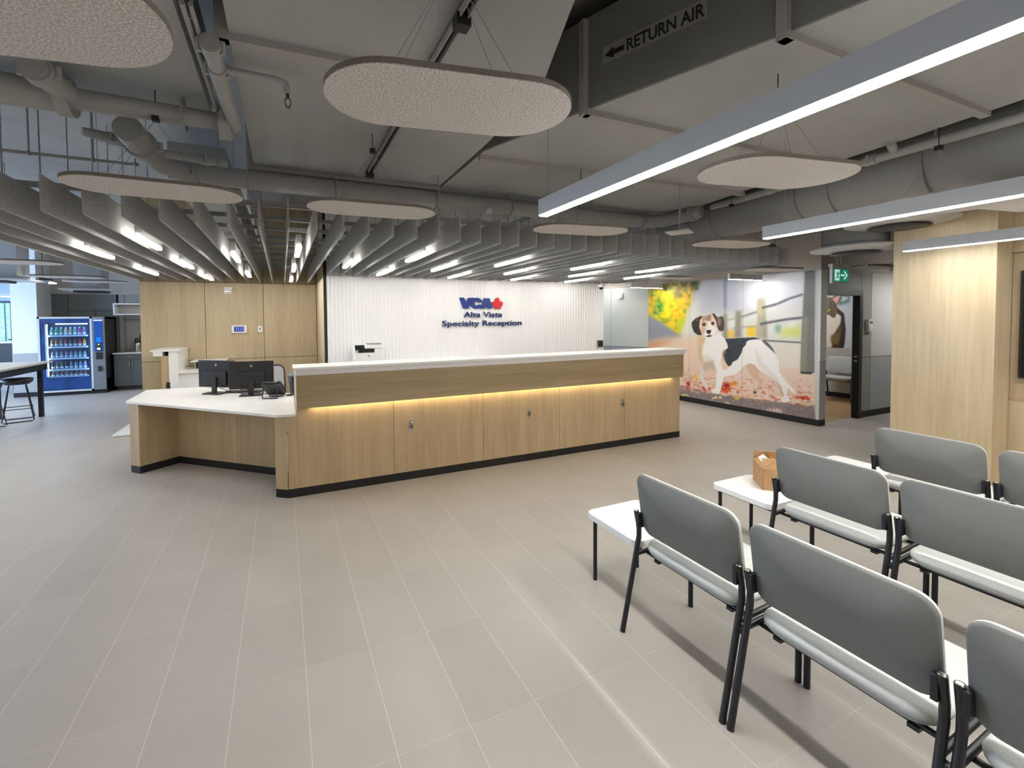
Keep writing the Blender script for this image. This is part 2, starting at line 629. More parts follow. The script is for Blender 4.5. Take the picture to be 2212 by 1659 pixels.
# cat picture wall inside the room
CA, CB = Vector((10.36, 4.72, 0)), Vector((10.24, 6.4, 0))
cd = (CB - CA).normalized()
mxc = Matrix.Translation(CA) @ Matrix.Rotation(math.atan2(cd.y, cd.x), 4, 'Z')
struct('wall_exam', MB().box(-0.55, 4.5, -0.15, -0.012, 0, HZ, mxc), GREYP)
struct('baseboard_exam', MB().box(-0.55, 4.5, -0.02, 0.004, 0, 0.10, mxc), KICK)
struct('trim_6', MB().box(-0.55, 4.5, -0.012, 0.0, 0.10, 1.005, mxc), mat('warm grey dado', (0.55, 0.52, 0.50), 0.6))
struct('trim_7', MB().box(0.14, 0.26, -0.01, 0.012, 1.01, HZ - 0.1, mxc), WPAINT)

# ---- wood clad pillar and wood wall at the right
PX = 5.93
struct('wall_pillar', MB().box(PX, 6.25, 1.82, 2.572, 0, HZ), OAKP)
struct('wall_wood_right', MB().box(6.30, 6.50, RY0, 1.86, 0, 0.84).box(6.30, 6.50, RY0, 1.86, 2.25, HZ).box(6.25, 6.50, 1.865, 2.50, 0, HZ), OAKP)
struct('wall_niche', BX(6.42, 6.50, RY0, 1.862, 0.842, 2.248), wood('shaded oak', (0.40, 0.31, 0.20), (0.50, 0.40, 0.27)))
tv = thing('wall_screen', 'black screen in the recess of the oak wall at the right frame edge', 'screen', (6.40, 1.2, 1.1))
obj('screen_frame', BX(6.375, 6.418, 0.2, 1.800, 1.06, 2.075), BLACKP, tv, 0.006, world=True)
obj('screen_glass', BX(6.369, 6.375, 0.22, 1.780, 1.08, 2.055), SCREEN, tv, world=True)

# ============================================================ reception desk
rc = thing('reception_counter', 'long oak veneered reception counter with glowing strip under its fascia', 'reception counter', (2.5, 4.9, 0))
FY = 4.53
sx = [0.026, 1.026, 2.032, 3.038, 4.04, 5.022]
for i in range(5):
    f_ = BX(sx[i] + 0.002, sx[i + 1] - 0.002, FY, FY + 0.02, 0.082, 0.764)
    f_.box(max(0.1085, sx[i] + 0.002), sx[i + 1] - 0.002, FY, FY + 0.02, 0.764, 0.855)
    obj('front_panel', f_, OAK, rc, world=True)
obj('carcass', MB().box(0.03, 5.018, FY + 0.02, 5.15, 0.082, 0.764).box(0.115, 5.018, FY + 0.02, 5.15, 0.764, 0.855), SEAM, rc, world=True)
obj('end_panel', MB().box(5.0, 5.022, FY + 0.022, 5.16, 0.082, 0.85), OAK, rc, world=True)
obj('toe_kick', MB().box(0.026, 5.022, FY, 5.1, 0.0, 0.08), KICK, rc, world=True)
obj('fascia', MB().box(0.115, 5.0, 4.45, 4.78, 0.862, 1.158).box(0.115, 5.0, 4.45, 4.475, 0.848, 0.862), OAKX, rc, world=True)
obj('end_riser', MB().box(0.1085, 0.1145, 4.452, 5.3, 0.8, 1.157), OAK, rc, world=True)
obj('rear_riser', MB().box(0.115, 5.0, 4.74, 4.78, 0.80, 0.862), OAK, rc, world=True)
obj('led_strip', BX(0.24, 4.86, 4.485, 4.497, 0.853, 0.861), WARM, rc, world=True)
for cx, cz in ((1.207, 0.566), (2.616, 0.564), (4.010, 0.562)):
    hk = obj('leash_hook', BX(cx - 0.021, cx + 0.021, FY - 0.004, FY, cz - 0.062, cz + 0.062), STEEL, rc, 0.003, world=True)
    obj('hook', MB().tube([(cx, FY - 0.004, cz + 0.015), (cx, FY - 0.035, cz + 0.012), (cx, FY - 0.045, cz + 0.03)], 0.007)
        .lathe([(0.001, cz + 0.022), (0.013, cz + 0.026), (0.014, cz + 0.038), (0.004, cz + 0.046)], cx, FY - 0.042, 12),
        STEEL, hk, world=True)
    obj('shackle', MB().tube([(cx - 0.01, FY - 0.006, cz - 0.002), (cx - 0.012, FY - 0.016, cz - 0.02), (cx, FY - 0.018, cz - 0.03),
                              (cx + 0.012, FY - 0.016, cz - 0.02), (cx + 0.01, FY - 0.006, cz - 0.002)], 0.004), BLACK, hk, world=True)
ct = thing('transaction_top', 'white solid top of the reception counter with a squared drop edge', 'countertop', (2.5, 4.6, 1.16))
obj('slab', BX(0.085, 5.04, 4.42, 4.79, 1.207, 1.232), WHITE, ct, 0.002, world=True)
obj('drop_edge', MB().box(0.108, 5.02, 4.44, 4.78, 1.158, 1.207), mat('white edge band', (0.72, 0.70, 0.69), 0.45), ct, world=True)

lb = thing('low_desk', 'low oak sit-down desk at the left end of the reception counter', 'desk', (-0.8, 5.7, 0))
d0 = [(-1.558, 6.076), (-1.451, 5.965), (-1.135, 6.230), (-1.24, 6.345)]
obj('end_panel', MB().prism(d0, 0.08, 0.765), OAK, lb, world=True)
P1, P2 = Vector((-1.135, 6.230)), Vector((-0.095, 5.275))
dv = (P2 - P1)
nv = Vector((-dv.y, dv.x)).normalized() * 0.03
sm = P1 + dv * 0.63
for a, b in ((P1, sm - dv.normalized() * 0.002), (sm + dv.normalized() * 0.002, P2)):
    obj('modesty_panel', MB().prism([tuple(a), tuple(b), tuple(b + nv), tuple(a + nv)], 0.08, 0.765), OAK, lb, world=True)
obj('corner_post', MB().prism([(-0.082, 4.61), (0.022, 4.532), (0.022, 5.20), (-0.095, 5.30)], 0.08, 0.765), OAK, lb, world=True)
k = MB()
k.prism(d0, 0, 0.08)
k.prism([tuple(P1), tuple(P2), tuple(P2 + nv), tuple(P1 + nv)], 0, 0.079)
k.prism([(-0.082, 4.61), (0.022, 4.532), (0.022, 5.20), (-0.095, 5.30)], 0, 0.08)
obj('toe_kick', k, KICK, lb, world=True)
wt = thing('desk_worktop', 'white quartz worktop with clipped corner on the low desk', 'worktop', (-0.8, 5.8, 0.765))
obj('slab', MB().prism([(-1.595, 6.10), (-0.064, 4.545), (0.107, 4.52), (0.107, 5.80), (-1.04, 6.96), (-1.606, 6.99)], 0.766, 0.790),
    WHITEV, wt, world=True)

# monitors, phone, keyboard, mouse ------------------------------------------------


def monitor(name, label, px, py, rz, w):
    t = thing(name, label, 'monitor', (px, py, 0.790), rz, 'monitors on the low desk')
    # back of the screen faces -y
    obj('screen_housing', BX(-w / 2, w / 2, 0.035, 0.06, 0.075, 0.40), BLACKP, t, 0.004)
    obj('rear_bulge', BX(-w * 0.30, w * 0.30, 0.012, 0.036, 0.10, 0.27), BLACKP, t, 0.006)
    obj('cable_recess', BX(-0.11, 0.10, 0.008, 0.013, 0.085, 0.13), BLACK, t)
    obj('stand_neck', BX(-0.03, 0.03, -0.01, 0.014, 0.012, 0.20), BLACKP, t, 0.003)
    obj('stand_foot', MB().prism(rrect(-0.12, 0.12, -0.07, 0.11, 0.02), 0.0, 0.012), BLACKP, t)
    lg = obj('badge', MB().lathe([(0.016, 0), (0.016, 0.003)], 0, 0, 16, Matrix.Translation((0, 0.035, 0.345)) @ Matrix.Rotation(PI / 2, 4, 'X')),
             STEEL, t)
    obj('screen_panel', BX(-w / 2 + 0.01, w / 2 - 0.01, 0.06, 0.0615, 0.09, 0.39), SCREEN, t)
    return t


monitor('monitor', 'black monitor turned to the left, nearest the desk corner', -0.76, 6.22, -0.62, 0.50)
monitor('monitor', 'black monitor seen square from behind, next to the telephone', -0.345, 5.88, -0.13, 0.48)
kb = thing('keyboard', 'black keyboard lying behind the right monitor', 'keyboard', (-0.44, 6.20, 0.790), -0.4)
obj('key_tray', BX(-0.22, 0.22, -0.065, 0.065, 0, 0.014), BLACKP, kb, 0.004)
kk = MB()
for r in range(5):
    for c in range(15):
        kk.box(-0.21 + c * 0.028, -0.187 + c * 0.028, -0.058 + r * 0.024, -0.038 + r * 0.024, 0.014, 0.019)
obj('keys', kk, BLACK, kb)
ms = thing('computer_mouse', 'dark computer mouse between monitor and telephone', 'mouse', (-0.17, 6.02, 0.790))
obj('mouse_body', MB().lathe([(0.026, 0), (0.032, 0.008), (0.028, 0.022), (0.012, 0.032)], 0, 0, 14), mat('blue grey plastic', (0.03, 0.05, 0.10), 0.4), ms)
ph = thing('desk_telephone', 'black desk telephone with coiled cord on the white worktop', 'telephone', (-0.10, 5.62, 0.790), 2.75)
mx = Matrix.Translation((0, 0, 0.09)) @ Matrix.Rotation(math.radians(38), 4, 'X')
obj('phone_body', BX(-0.10, 0.10, -0.105, 0.105, -0.015, 0.015, mx), BLACKP, ph, 0.006)
obj('display', BX(-0.06, 0.09, 0.055, 0.125, 0.015, 0.03, mx), mat('dark grey display', (0.05, 0.05, 0.055), 0.3), ph, 0.004)
kp = MB()
for r in range(4):
    for c in range(3):
        kp.box(-0.01 + c * 0.028, 0.012 + c * 0.028, -0.08 + r * 0.028, -0.06 + r * 0.028, 0.015, 0.02, mx)
obj('keypad', kp, mat('grey keys', (0.12, 0.12, 0.12), 0.5), ph)
obj('handset', MB().tube([mx @ Vector((-0.075, -0.095, 0.03)), mx @ Vector((-0.075, -0.075, 0.05)), mx @ Vector((-0.075, 0.075, 0.05)),
                          mx @ Vector((-0.075, 0.095, 0.03))], [0.018, 0.022, 0.022, 0.018], 10), BLACKP, ph)
obj('phone_stand', MB().tube([(-0.08, 0.08, 0.135), (-0.08, 0.11, 0.006), (0.08, 0.11, 0.006), (0.08, 0.08, 0.135)], 0.007)
    .tube([(-0.08, -0.08, 0.02), (-0.08, -0.07, 0.006), (0.08, -0.07, 0.006), (0.08, -0.08, 0.02)], 0.007), BLACKP, ph)
cp = [(-0.10 + 0.02 * math.cos(t), -0.08 - 0.008 * t, 0.012 + 0.008) for t in (0, 1)]
loop = [(-0.09 + 0 * t, -0.10, 0.012) for t in (0,)]
for i in range(25):
    a = PI * (0.15 + 1.55 * i / 24)
    loop.append((-0.155 - 0.045 * math.cos(a), -0.11 + 0.05 * math.sin(a) * -1, 0.009))
obj('coiled_cord', MB().tube(loop, 0.0065, 8), BLACKP, ph)
cb = tag(obj('monitor_cable', MB().tube([(-0.70, 6.22, 0.86), (-0.62, 6.20, 0.82), (-0.52, 6.15, 0.797), (-0.40, 6.00, 0.796), (-0.30, 5.93, 0.797),
                                         (-0.22, 5.95, 0.796), (-0.14, 5.80, 0.797)], 0.004), BLACKP),
         'thin dark cable lying on the worktop between the monitors', 'cable')

# office chair, bin, back counter and printer ------------------------------------
oc = thing('office_chair', 'grey mesh office chair behind the low desk', 'office chair', (-0.25, 7.0, 0), 0.25)
bk = MB().prism(rrect(-0.23, 0.23, 0.0, 0.52, 0.08), -0.012, 0.012, Matrix.Translation((0, -0.20, 0.52)) @ Matrix.Rotation(math.radians(84), 4, 'X'))
obj('mesh_back', bk, mat('grey chair mesh', (0.42, 0.42, 0.43), 0.8), oc)
rim = [Matrix.Translation((0, -0.20, 0.52)) @ Matrix.Rotation(math.radians(84), 4, 'X') @ Vector((p[0], p[1], 0)) for p in rrect(-0.235, 0.235, -0.005, 0.525, 0.085)]
obj('back_frame', MB().tube(rim + [rim[0]], 0.017, 8), mat('dark grey plastic', (0.05, 0.045, 0.05), 0.5), oc)
obj('seat', MB().prism(rrect(-0.24, 0.24, -0.2, 0.26, 0.08), 0.44, 0.50), MATS['grey chair mesh'], oc, 0.02)
obj('gas_column', MB().tube([(0, 0, 0.08), (0, 0, 0.44)], [0.03, 0.022]), BLACKP, oc)
for i in range(5):
    a = 2 * PI * i / 5
    lg = obj('base_arm', MB().tube([(0, 0, 0.09), (0.28 * math.cos(a), 0.28 * math.sin(a), 0.06)], [0.022, 0.014]), BLACKP, oc)
    obj('caster', MB().lathe([(0.012, 0), (0.024, 0.012), (0.024, 0.036), (0.012, 0.05)], 0.28 * math.cos(a), 0.28 * math.sin(a), 10), BLACKP, lg)
bn = thing('waste_bin', 'dark waste bin with black liner behind the counter end', 'bin', (0.235, 7.1, 0))
obj('bin_body', MB().lathe([(0.12, 0), (0.155, 0.82), (0.16, 0.83)], 0, 0, 20), mat('dark grey bin', (0.035, 0.04, 0.042), 0.4), bn)
ln = []
for i in range(40):
    a = 2 * PI * i / 40
    ln.append((math.cos(a) * 0.163, math.sin(a) * 0.163, 0.78 - 0.03 * random.random()))
n = 40
lv = ln + [(p[0] * 1.02, p[1] * 1.02, 0.85) for p in ln] + [(p[0] * 0.85, p[1] * 0.85, 0.84) for p in ln]
obj('liner', MB().add(lv, [(i + n * j, (i + 1) % n + n * j, (i + 1) % n + n * (j + 1), i + n * (j + 1)) for j in range(2) for i in range(n)]),
    mat('black liner', (0.015, 0.018, 0.018), 0.25), bn)
obj('lid', MB().lathe([(0.158, 0.852), (0.165, 0.862), (0.15, 0.90), (0.10, 0.905)], 0, 0, 20), mat('blue grey lid', (0.16, 0.19, 0.20), 0.4), bn)
bc = thing('back_counter', 'white back counter under the printer at the fluted wall', 'cabinet', (2.3, 7.1, 0))
obj('cabinet_body', BX(0.90, 3.4, 6.85, 7.36, 0.08, 0.87), WPAINT, bc, world=True)
for i in range(4):
    dd = obj('door', BX(0.91 + i * 0.622, 1.52 + i * 0.622, 6.83, 6.85, 0.10, 0.86), WHITE, bc, world=True)
    obj('handle', MB().tube([(1.45 + i * 0.622, 6.82, 0.6), (1.45 + i * 0.622, 6.80, 0.61), (1.45 + i * 0.622, 6.80, 0.75), (1.45 + i * 0.622, 6.82, 0.76)], 0.006), STEEL, dd, world=True)
obj('counter_slab', BX(0.88, 3.42, 6.82, 7.37, 0.87, 0.90), WHITEV, bc, world=True)
obj('plinth', BX(0.92, 3.38, 6.9, 7.3, 0, 0.08), KICK, bc, world=True)
pr = thing('printer', 'white multifunction printer with dark control screen against the fluted wall', 'printer', (1.205, 7.08, 0.90), -0.05)
obj('printer_body', MB().box(-0.20, 0.215, -0.18, 0.18, 0, 0.262).box(-0.20, 0.20, -0.02, 0.18, 0.262, 0.33).box(0.09, 0.20, -0.17, 0.02, 0.262, 0.33)
    .box(-0.20, -0.15, -0.17, 0.02, 0.262, 0.33), WHITE, pr, 0.006)
obj('output_slot', BX(-0.148, 0.088, -0.14, -0.021, 0.264, 0.315), BLACKP, pr)
obj('scanner_lid', MB().box(-0.205, 0.205, -0.175, 0.185, 0.325, 0.365).box(-0.06, 0.205, -0.12, 0.185, 0.365, 0.395), WHITE, pr, 0.008)
obj('feeder_tray', BX(-0.02, 0.20, -0.13, 0.05, 0.393, 0.40), mat('mid grey plastic', (0.2, 0.2, 0.2), 0.4), pr)
obj('control_screen', MB().box(-0.20, -0.06, -0.004, 0.004, -0.04, 0.04, Matrix.Translation((0, -0.185, 0.345)) @ Matrix.Rotation(-0.5, 4, 'X')), SCREEN, pr)
tr_ = obj('paper_tray', BX(-0.19, 0.19, -0.176, -0.168, 0.02, 0.13), WHITE, pr)
obj('round_badge', MB().lathe([(0.013, 0), (0.013, 0.003)], 0, 0, 16, Matrix.Translation((0, -0.180, 0.215)) @ Matrix.Rotation(PI / 2, 4, 'X')),
    MATS['mid grey plastic'], pr)

# second white station by the oak wall
st = thing('white_workstation', 'white raised workstation with stepped side by the oak wall', 'workstation', (-1.5, 8.6, 0))
obj('high_slab', MB().prism([(-1.86, 8.33), (-1.47, 8.30), (-1.47, 9.18), (-1.86, 9.18)], 1.20, 1.222), WHITEV, st, world=True)
obj('high_wall', BX(-1.62, -1.50, 8.33, 9.18, 0.0, 1.20), WHITE, st, world=True)
obj('oak_front', BX(-1.72, -1.62, 8.34, 9.18, 0.36, 1.13), OAK, st, world=True)
obj('front_edge_band', BX(-1.82, -1.70, 8.335, 9.17, 1.13, 1.20), WHITE, st, world=True)
obj('oak_base', BX(-1.68, -1.62, 8.36, 9.18, 0.0, 0.36), OAK, st, world=True)
obj('low_slab', BX(-1.50, -0.62, 8.36, 9.18, 0.842, 0.866), WHITEV, st, world=True)
obj('low_front', BX(-1.50, -0.66, 8.40, 8.44, 0.0, 0.842), WHITE, st, world=True)
obj('outlet', BX(-1.66, -1.61, 8.325, 8.333, 0.58, 0.72), BLACKP, st, world=True)
sf = thing('white_shelf', 'thin white shelf on the oak wall behind the monitors', 'shelf', (-1.0, 9.05, 0.95))
obj('shelf_board', BX(-1.40, -0.88, 8.75, 9.19, 0.985, 1.0), WHITE, sf, world=True)
obj('shelf_bracket', MB().box(-1.36, -1.34, 8.85, 9.19, 0.868, 0.985).box(-0.95, -0.93, 8.85, 9.19, 0.868, 0.985), STEEL, sf, world=True)
pf = thing('floor_platform', 'low white platform lying on the tiles beyond the low desk', 'platform', (-1.7, 8.3, 0))
obj('platform_plate', BX(-2.27, -1.2, 8.03, 8.9, 0.004, 0.035), WHITE, pf, 0.006, world=True)
obj('platform_feet', MB().box(-2.2, -2.1, 8.1, 8.2, 0, 0.006).box(-1.4, -1.3, 8.1, 8.2, 0, 0.006).box(-2.2, -2.1, 8.7, 8.8, 0, 0.006), BLACKP, pf, world=True)

# ============================================================ lobby bench chairs
# local frame: sits facing +x, rear feet on x = 0, width along y


def lobby_chair():
    t = thing('lobby_chair', 'x', 'chair')
    pad = MB()
    # back pad: a curved slab, reclined
    nx, nz = 18, 10
    w, h, r = 0.287, 0.165, 0.062
    for side in (0, 1):
        pass
    poly = rrect(-w, w, -h, h, r, 7)
    zc = 0.685

    def bpos(u, v, d):
        z = zc + v
        xx = 0.098 - 0.16 * v + 0.018 * (u / w) ** 2 + d
        return (xx, u, z)

    def ring(s, d):
        return [bpos(u * s, v * (1 - (1 - s) * w / h), d) for u, v in poly]
    n_ = len(poly)
    # upholstered front half and shell rear half
    fr = [ring(1.0, 0.0), ring(1.0, 0.012), ring(0.985, 0.022), ring(0.95, 0.028)]
    re = [ring(1.0, -0.001), ring(0.995, -0.010), ring(0.975, -0.015)]
    mb1, mb2 = MB(), MB()
    for mb, rs, flip in ((mb1, fr, 1), (mb2, re, -1)):
        vs = [p for q in rs for p in q]
        fs = []
        for i in range(len(rs) - 1):
            for k_ in range(n_):
                q = (i * n_ + k_, i * n_ + (k_ + 1) % n_, (i + 1) * n_ + (k_ + 1) % n_, (i + 1) * n_ + k_)
                fs.append(q if flip > 0 else q[::-1])
        mb.add(vs, fs, True)
        last = [(len(rs) - 1) * n_ + k_ for k_ in range(n_)]
        off = len(mb.v) - len(vs)
        # fill centre with a fan around the middle line to keep curvature
        c0 = len(mb.v)
        cu = [bpos(u * (0.95 if flip > 0 else 0.975) * 0.55, 0, (0.028 if flip > 0 else -0.015)) for u, v in poly]
        mb.add(cu, [])
        for k_ in range(n_):
            q = (off + last[k_], off + last[(k_ + 1) % n_], c0 + (k_ + 1) % n_, c0 + k_)
            mb.f.append(q if flip > 0 else q[::-1])
            mb.s.append(True)
    obj('back_cushion', mb1, UPHO, t)
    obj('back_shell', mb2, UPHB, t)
    # seat pad: rounded slab, waterfall edges, underside bowed
    sp_ = rrect(0.115, 0.585, -0.275, 0.275, 0.075, 7)
    cx, cy = 0.35, 0.0

    def sring(s, z):
        return [(cx + (x - cx) * s, cy + (y - cy) * s, z + 0.012 * (((x - cx) * s) / 0.235) * 0.5) for x, y in sp_]
    n_ = len(sp_)
    for nm, rs, mm in (('seat_shell', [sring(0.25, 0.392), sring(0.60, 0.394), sring(0.80, 0.402), sring(0.93, 0.417), sring(0.985, 0.434), sring(0.985, 0.440)], UPHS),
                       ('seat', [sring(0.97, 0.436), sring(1.0, 0.443), sring(1.006, 0.455), sring(0.985, 0.468), sring(0.93, 0.476), sring(0.75, 0.479), sring(0.4, 0.477)], UPHO)):
        mb = MB()
        vs = [p for q in rs for p in q]
        fs = [(i * n_ + a, i * n_ + (a + 1) % n_, (i + 1) * n_ + (a + 1) % n_, (i + 1) * n_ + a) for i in range(len(rs) - 1) for a in range(n_)]
        mb.add(vs, fs, True)
        mb.add(rs[0], [tuple(range(n_ - 1, -1, -1))])
        mb.f.append(tuple(range((len(rs) - 1) * n_, len(rs) * n_)))
        mb.s.append(True)
        obj(nm, mb, mm, t)
    for sgn in (-1, 1):
        y = 0.295 * sgn
        lg = obj('rear_leg', MB().tube([(0.0, y, 0.0), (0.095, y, 0.42), (0.112, y, 0.49), (0.112, y, 0.54), (0.092, y, 0.635)], 0.0135, 10), BLACK, t)
        obj('tube_cap', MB().lathe([(0.011, 0), (0.009, 0.003)], 0, 0, 12, Matrix.Translation((0.0915, y, 0.635))), STEEL, lg)
        obj('back_clamp', BX(0.084, 0.128, min(y - 0.006 * sgn, y - 0.024 * sgn), max(y - 0.006 * sgn, y - 0.024 * sgn), 0.548, 0.628), BLACK, t, 0.003)
        obj('front_leg', MB().tube([(0.50, y, 0.0), (0.50, y, 0.39), (0.485, y, 0.415), (0.45, y, 0.418)], 0.0135, 10), BLACK, t)
        obj('side_rail', MB().tube([(0.088, y, 0.40), (0.47, y, 0.418)], 0.012, 8), BLACK, t)
    obj('cross_frame', MB().tube([(0.17, -0.295, 0.392), (0.17, 0.295, 0.392)], 0.010, 8).tube([(0.43, -0.295, 0.396), (0.43, 0.295, 0.396)], 0.010, 8)
        .box(0.15, 0.185, -0.225, -0.195, 0.376, 0.39).box(0.15, 0.185, 0.195, 0.225, 0.376, 0.39), BLACK, t)
    return t


CH0 = lobby_chair()
ROWS = [1.62, 2.76, 3.89]
ROWN = ['nearest row', 'middle row', 'far row']
CY = [1.532, 0.905, 0.278]
POS = ['beside the white table end', 'second from the white table', 'third from the white table']
used = False
for ri, x0 in enumerate(ROWS):
    for ci, cy in enumerate(CY):
        lab = 'grey lobby chair with black legs in the %s, %s' % (ROWN[ri], POS[ci])
        if not used:
            CH0.location = (x0, cy, 0)
            CH0['label'] = lab
            CH0['group'] = 'ganged lobby chairs'
            used = True
        else:
            dup(CH0, (x0, cy, 0), label=lab, group='ganged lobby chairs')
# ganging brackets
for ri, x0 in enumerate(ROWS):
    for ci in (0, 1):
        ym = (CY[ci] + CY[ci + 1]) / 2
        tag(obj('ganging_bracket', MB().box(x0 + 0.080, x0 + 0.105, ym - 0.016, ym + 0.016, 0.36, 0.385).box(x0 + 0.488, x0 + 0.512, ym - 0.016, ym + 0.016, 0.36, 0.385)
                .tube([(x0 + 0.1, ym, 0.372), (x0 + 0.49, ym, 0.372)], 0.007, 8), BLACK),
            'black ganging bracket in the %s between its %s chairs' % (ROWN[ri], ('first two', 'second and third')[ci]), 'bracket', 'chair ganging brackets')


def side_table(x0, label):
    t = thing('side_table', label, 'side table', (x0, 1.87, 0), 0, 'white tables at the row ends')
    obj('table_top', MB().prism(rrect(0.135, 0.575, 0.0, 0.455, 0.05, 7), 0.392, 0.430), WHITE, t, 0.003)
    for x in (0.17, 0.515):
        obj('leg', MB().tube([(x, 0.40, 0.0), (x, 0.40, 0.392)], 0.0125, 10), BLACK, t)
    obj('support_frame', MB().tube([(0.17, 0.40, 0.384), (0.515, 0.40, 0.384)], 0.008, 8)
        .tube([(0.17, 0.40, 0.384), (0.17, -0.028, 0.384)], 0.009, 8).tube([(0.44, 0.40, 0.384), (0.44, -0.028, 0.384)], 0.009, 8), BLACK, t)
    return t


side_table(ROWS[0], 'white square side table at the end of the nearest chair row')
side_table(ROWS[1], 'white square side table carrying the open cardboard box')
side_table(ROWS[2], 'white square side table at the end of the farthest chair row')

# open cardboard box on the middle table
bxo = thing('cardboard_box', 'open brown cardboard box with raised flaps on the middle table', 'box', (3.108, 2.070, 0.4305), math.radians(-41))
w, d, h = 0.075, 0.122, 0.150
q = MB()
q.box(0, 2 * w, 0.0, 2 * d, 0, 0.003)
for a in ((0, 0.003, 0, 2 * d), (2 * w - 0.003, 2 * w, 0, 2 * d), (0, 2 * w, 0, 0.003), (0, 2 * w, 2 * d - 0.003, 2 * d)):
    q.box(*a, 0, h)
obj('carton', q, CARD, bxo)


def flap(name, hx, hy, ang, along, length, wid, m_=CARD):
    R = Matrix.Translation((hx, hy, h)) @ Matrix.Rotation(along, 4, 'Z') @ Matrix.Rotation(ang, 4, 'X')
    return obj(name, MB().box(0, wid, -0.0015, 0.0015, 0, length, R), m_, bxo)


flap('flap', 0, 0, math.radians(-18), 0, 0.075, 2 * w)
flap('flap', 0, 2 * d, math.radians(-50), -PI / 2 , 0.085, 2 * d)
f2 = flap('flap', 2 * w, 2 * d, math.radians(-25), PI, 0.08, 2 * w)
f3 = flap('flap', 2 * w, 0, math.radians(-55), PI / 2, 0.08, 2 * d)
R = Matrix.Translation((0, 2 * d, h)) @ Matrix.Rotation(-PI / 2, 4, 'Z') @ Matrix.Rotation(math.radians(-50), 4, 'X')
obj('white_label', MB().box(0.03, 0.15, -0.003, -0.0016, 0.03, 0.075, R), WHITE, bxo)
obj('inner_tray', MB().box(0.02, 2 * w - 0.02, 0.02, 2 * d - 0.02, 0.09, 0.093), CARD, bxo)

# ============================================================ sign on the fluted wall
SGY = WWY - 0.025
sg = thing('wall_sign_lettering', 'blue raised lettering and red maple leaf on the white fluted wall', 'sign', (3.32, SGY, 1.75))


def plate(name, poly, z_mul, m_, parent, d0=0.0, d1=0.03):
    """poly in (x, z) of the sign wall, extruded along y"""
    return MB()


def xz(mb, poly, y0, y1):
    n_ = len(poly)
    a = sum(poly[i][0] * poly[(i + 1) % n_][1] - poly[(i + 1) % n_][0] * poly[i][1] for i in range(n_))
    if a < 0:
        poly = poly[::-1]
    vs = [(p[0], y0, p[1]) for p in poly] + [(p[0], y1, p[1]) for p in poly]
    fs = [tuple(range(n_)), tuple(range(2 * n_ - 1, n_ - 1, -1))] + [(i, i + n_, (i + 1) % n_ + n_, (i + 1) % n_) for i in range(n_)]
    return mb.add(vs, fs)


def u2(p):
    # zoomed image pixels -> wall x, z
    return (2.862 + (p[0] - 570) * (0.650 / 790), 2.040 - (p[1] - 232) * (0.190 / 246))


def sgp(name, polys, m_):
    mb = MB()
    for p in polys:
        xz(mb, [u2(a) for a in p], SGY - 0.004, WWY + 0.003)
    return obj(name, mb, m_, sg, world=True)


sgp('brand_letter', [[(565, 232), (672, 232), (728, 345), (772, 236), (905, 232), (865, 262), (775, 478), (655, 478)]], BLUEL)
co, ci = [], []
for i in range(19):
    a = math.radians(-28 - (360 - 62) * i / 18)
    co.append((965 + 148 * math.cos(a), 358 + 128 * math.sin(a)))
ci = [(1085, 392), (1012, 390)] + [(963 + 48 * math.cos(math.radians(b)), 362 + 50 * math.sin(math.radians(b))) for b in range(45, 316, 27)] + [(1010, 342), (1092, 338)]
mbc = MB()
# letter C as a fan strip between outer and inner outlines
outer = [(1112, 318)] + co[1:-1] + [(1110, 400)]
inner_p = list(reversed(ci))
n_o = len(outer)


def lerp_path(path, n_):
    ls = [0]
    for a, b in zip(path, path[1:]):
        ls.append(ls[-1] + math.dist(a, b))
    out = []
    for k_ in range(n_):
        t_ = ls[-1] * k_ / (n_ - 1)
        for i in range(len(path) - 1):
            if t_ <= ls[i + 1] + 1e-6:
                s_ = (t_ - ls[i]) / max(1e-6, ls[i + 1] - ls[i])
                out.append((path[i][0] + (path[i + 1][0] - path[i][0]) * s_, path[i][1] + (path[i + 1][1] - path[i][1]) * s_))
                break
    return out


A_ = lerp_path(outer, 44)
B_ = lerp_path(inner_p, 44)
for i in range(43):
    xz(mbc, [u2(A_[i]), u2(A_[i + 1]), u2(B_[i + 1]), u2(B_[i])], SGY - 0.004, WWY + 0.003)
obj('brand_letter', mbc, BLUEL, sg, world=True)
sgp('brand_letter', [[(1145, 240), (1275, 240), (1350, 478), (1235, 478), (1225, 450), (1180, 450), (1165, 478), (1065, 478), (1090, 400)][:0] or
                     [(1145, 240), (1210, 240), (1210, 360), (1188, 412), (1210, 412), (1210, 452), (1178, 452), (1165, 478), (1060, 478), (1095, 395)],
                     [(1210, 240), (1275, 240), (1352, 478), (1232, 478), (1222, 452), (1210, 452), (1210, 412), (1222, 412), (1210, 360)]], BLUEL)
leaf = [(1475, 212), (1493, 250), (1525, 244), (1512, 330), (1552, 300), (1560, 322), (1605, 322), (1596, 362), (1612, 378), (1548, 440), (1552, 484),
        (1400, 484), (1404, 440), (1340, 378), (1354, 362), (1345, 322), (1390, 322), (1398, 300), (1440, 330), (1424, 244), (1457, 250)]
lc = (1475, 380)
mbl = MB()
for i in range(len(leaf)):
    xz(mbl, [u2(leaf[i]), u2(leaf[(i + 1) % len(leaf)]), u2(lc)], SGY - 0.004, WWY + 0.003)
obj('maple_leaf', mbl, RED, sg, world=True)


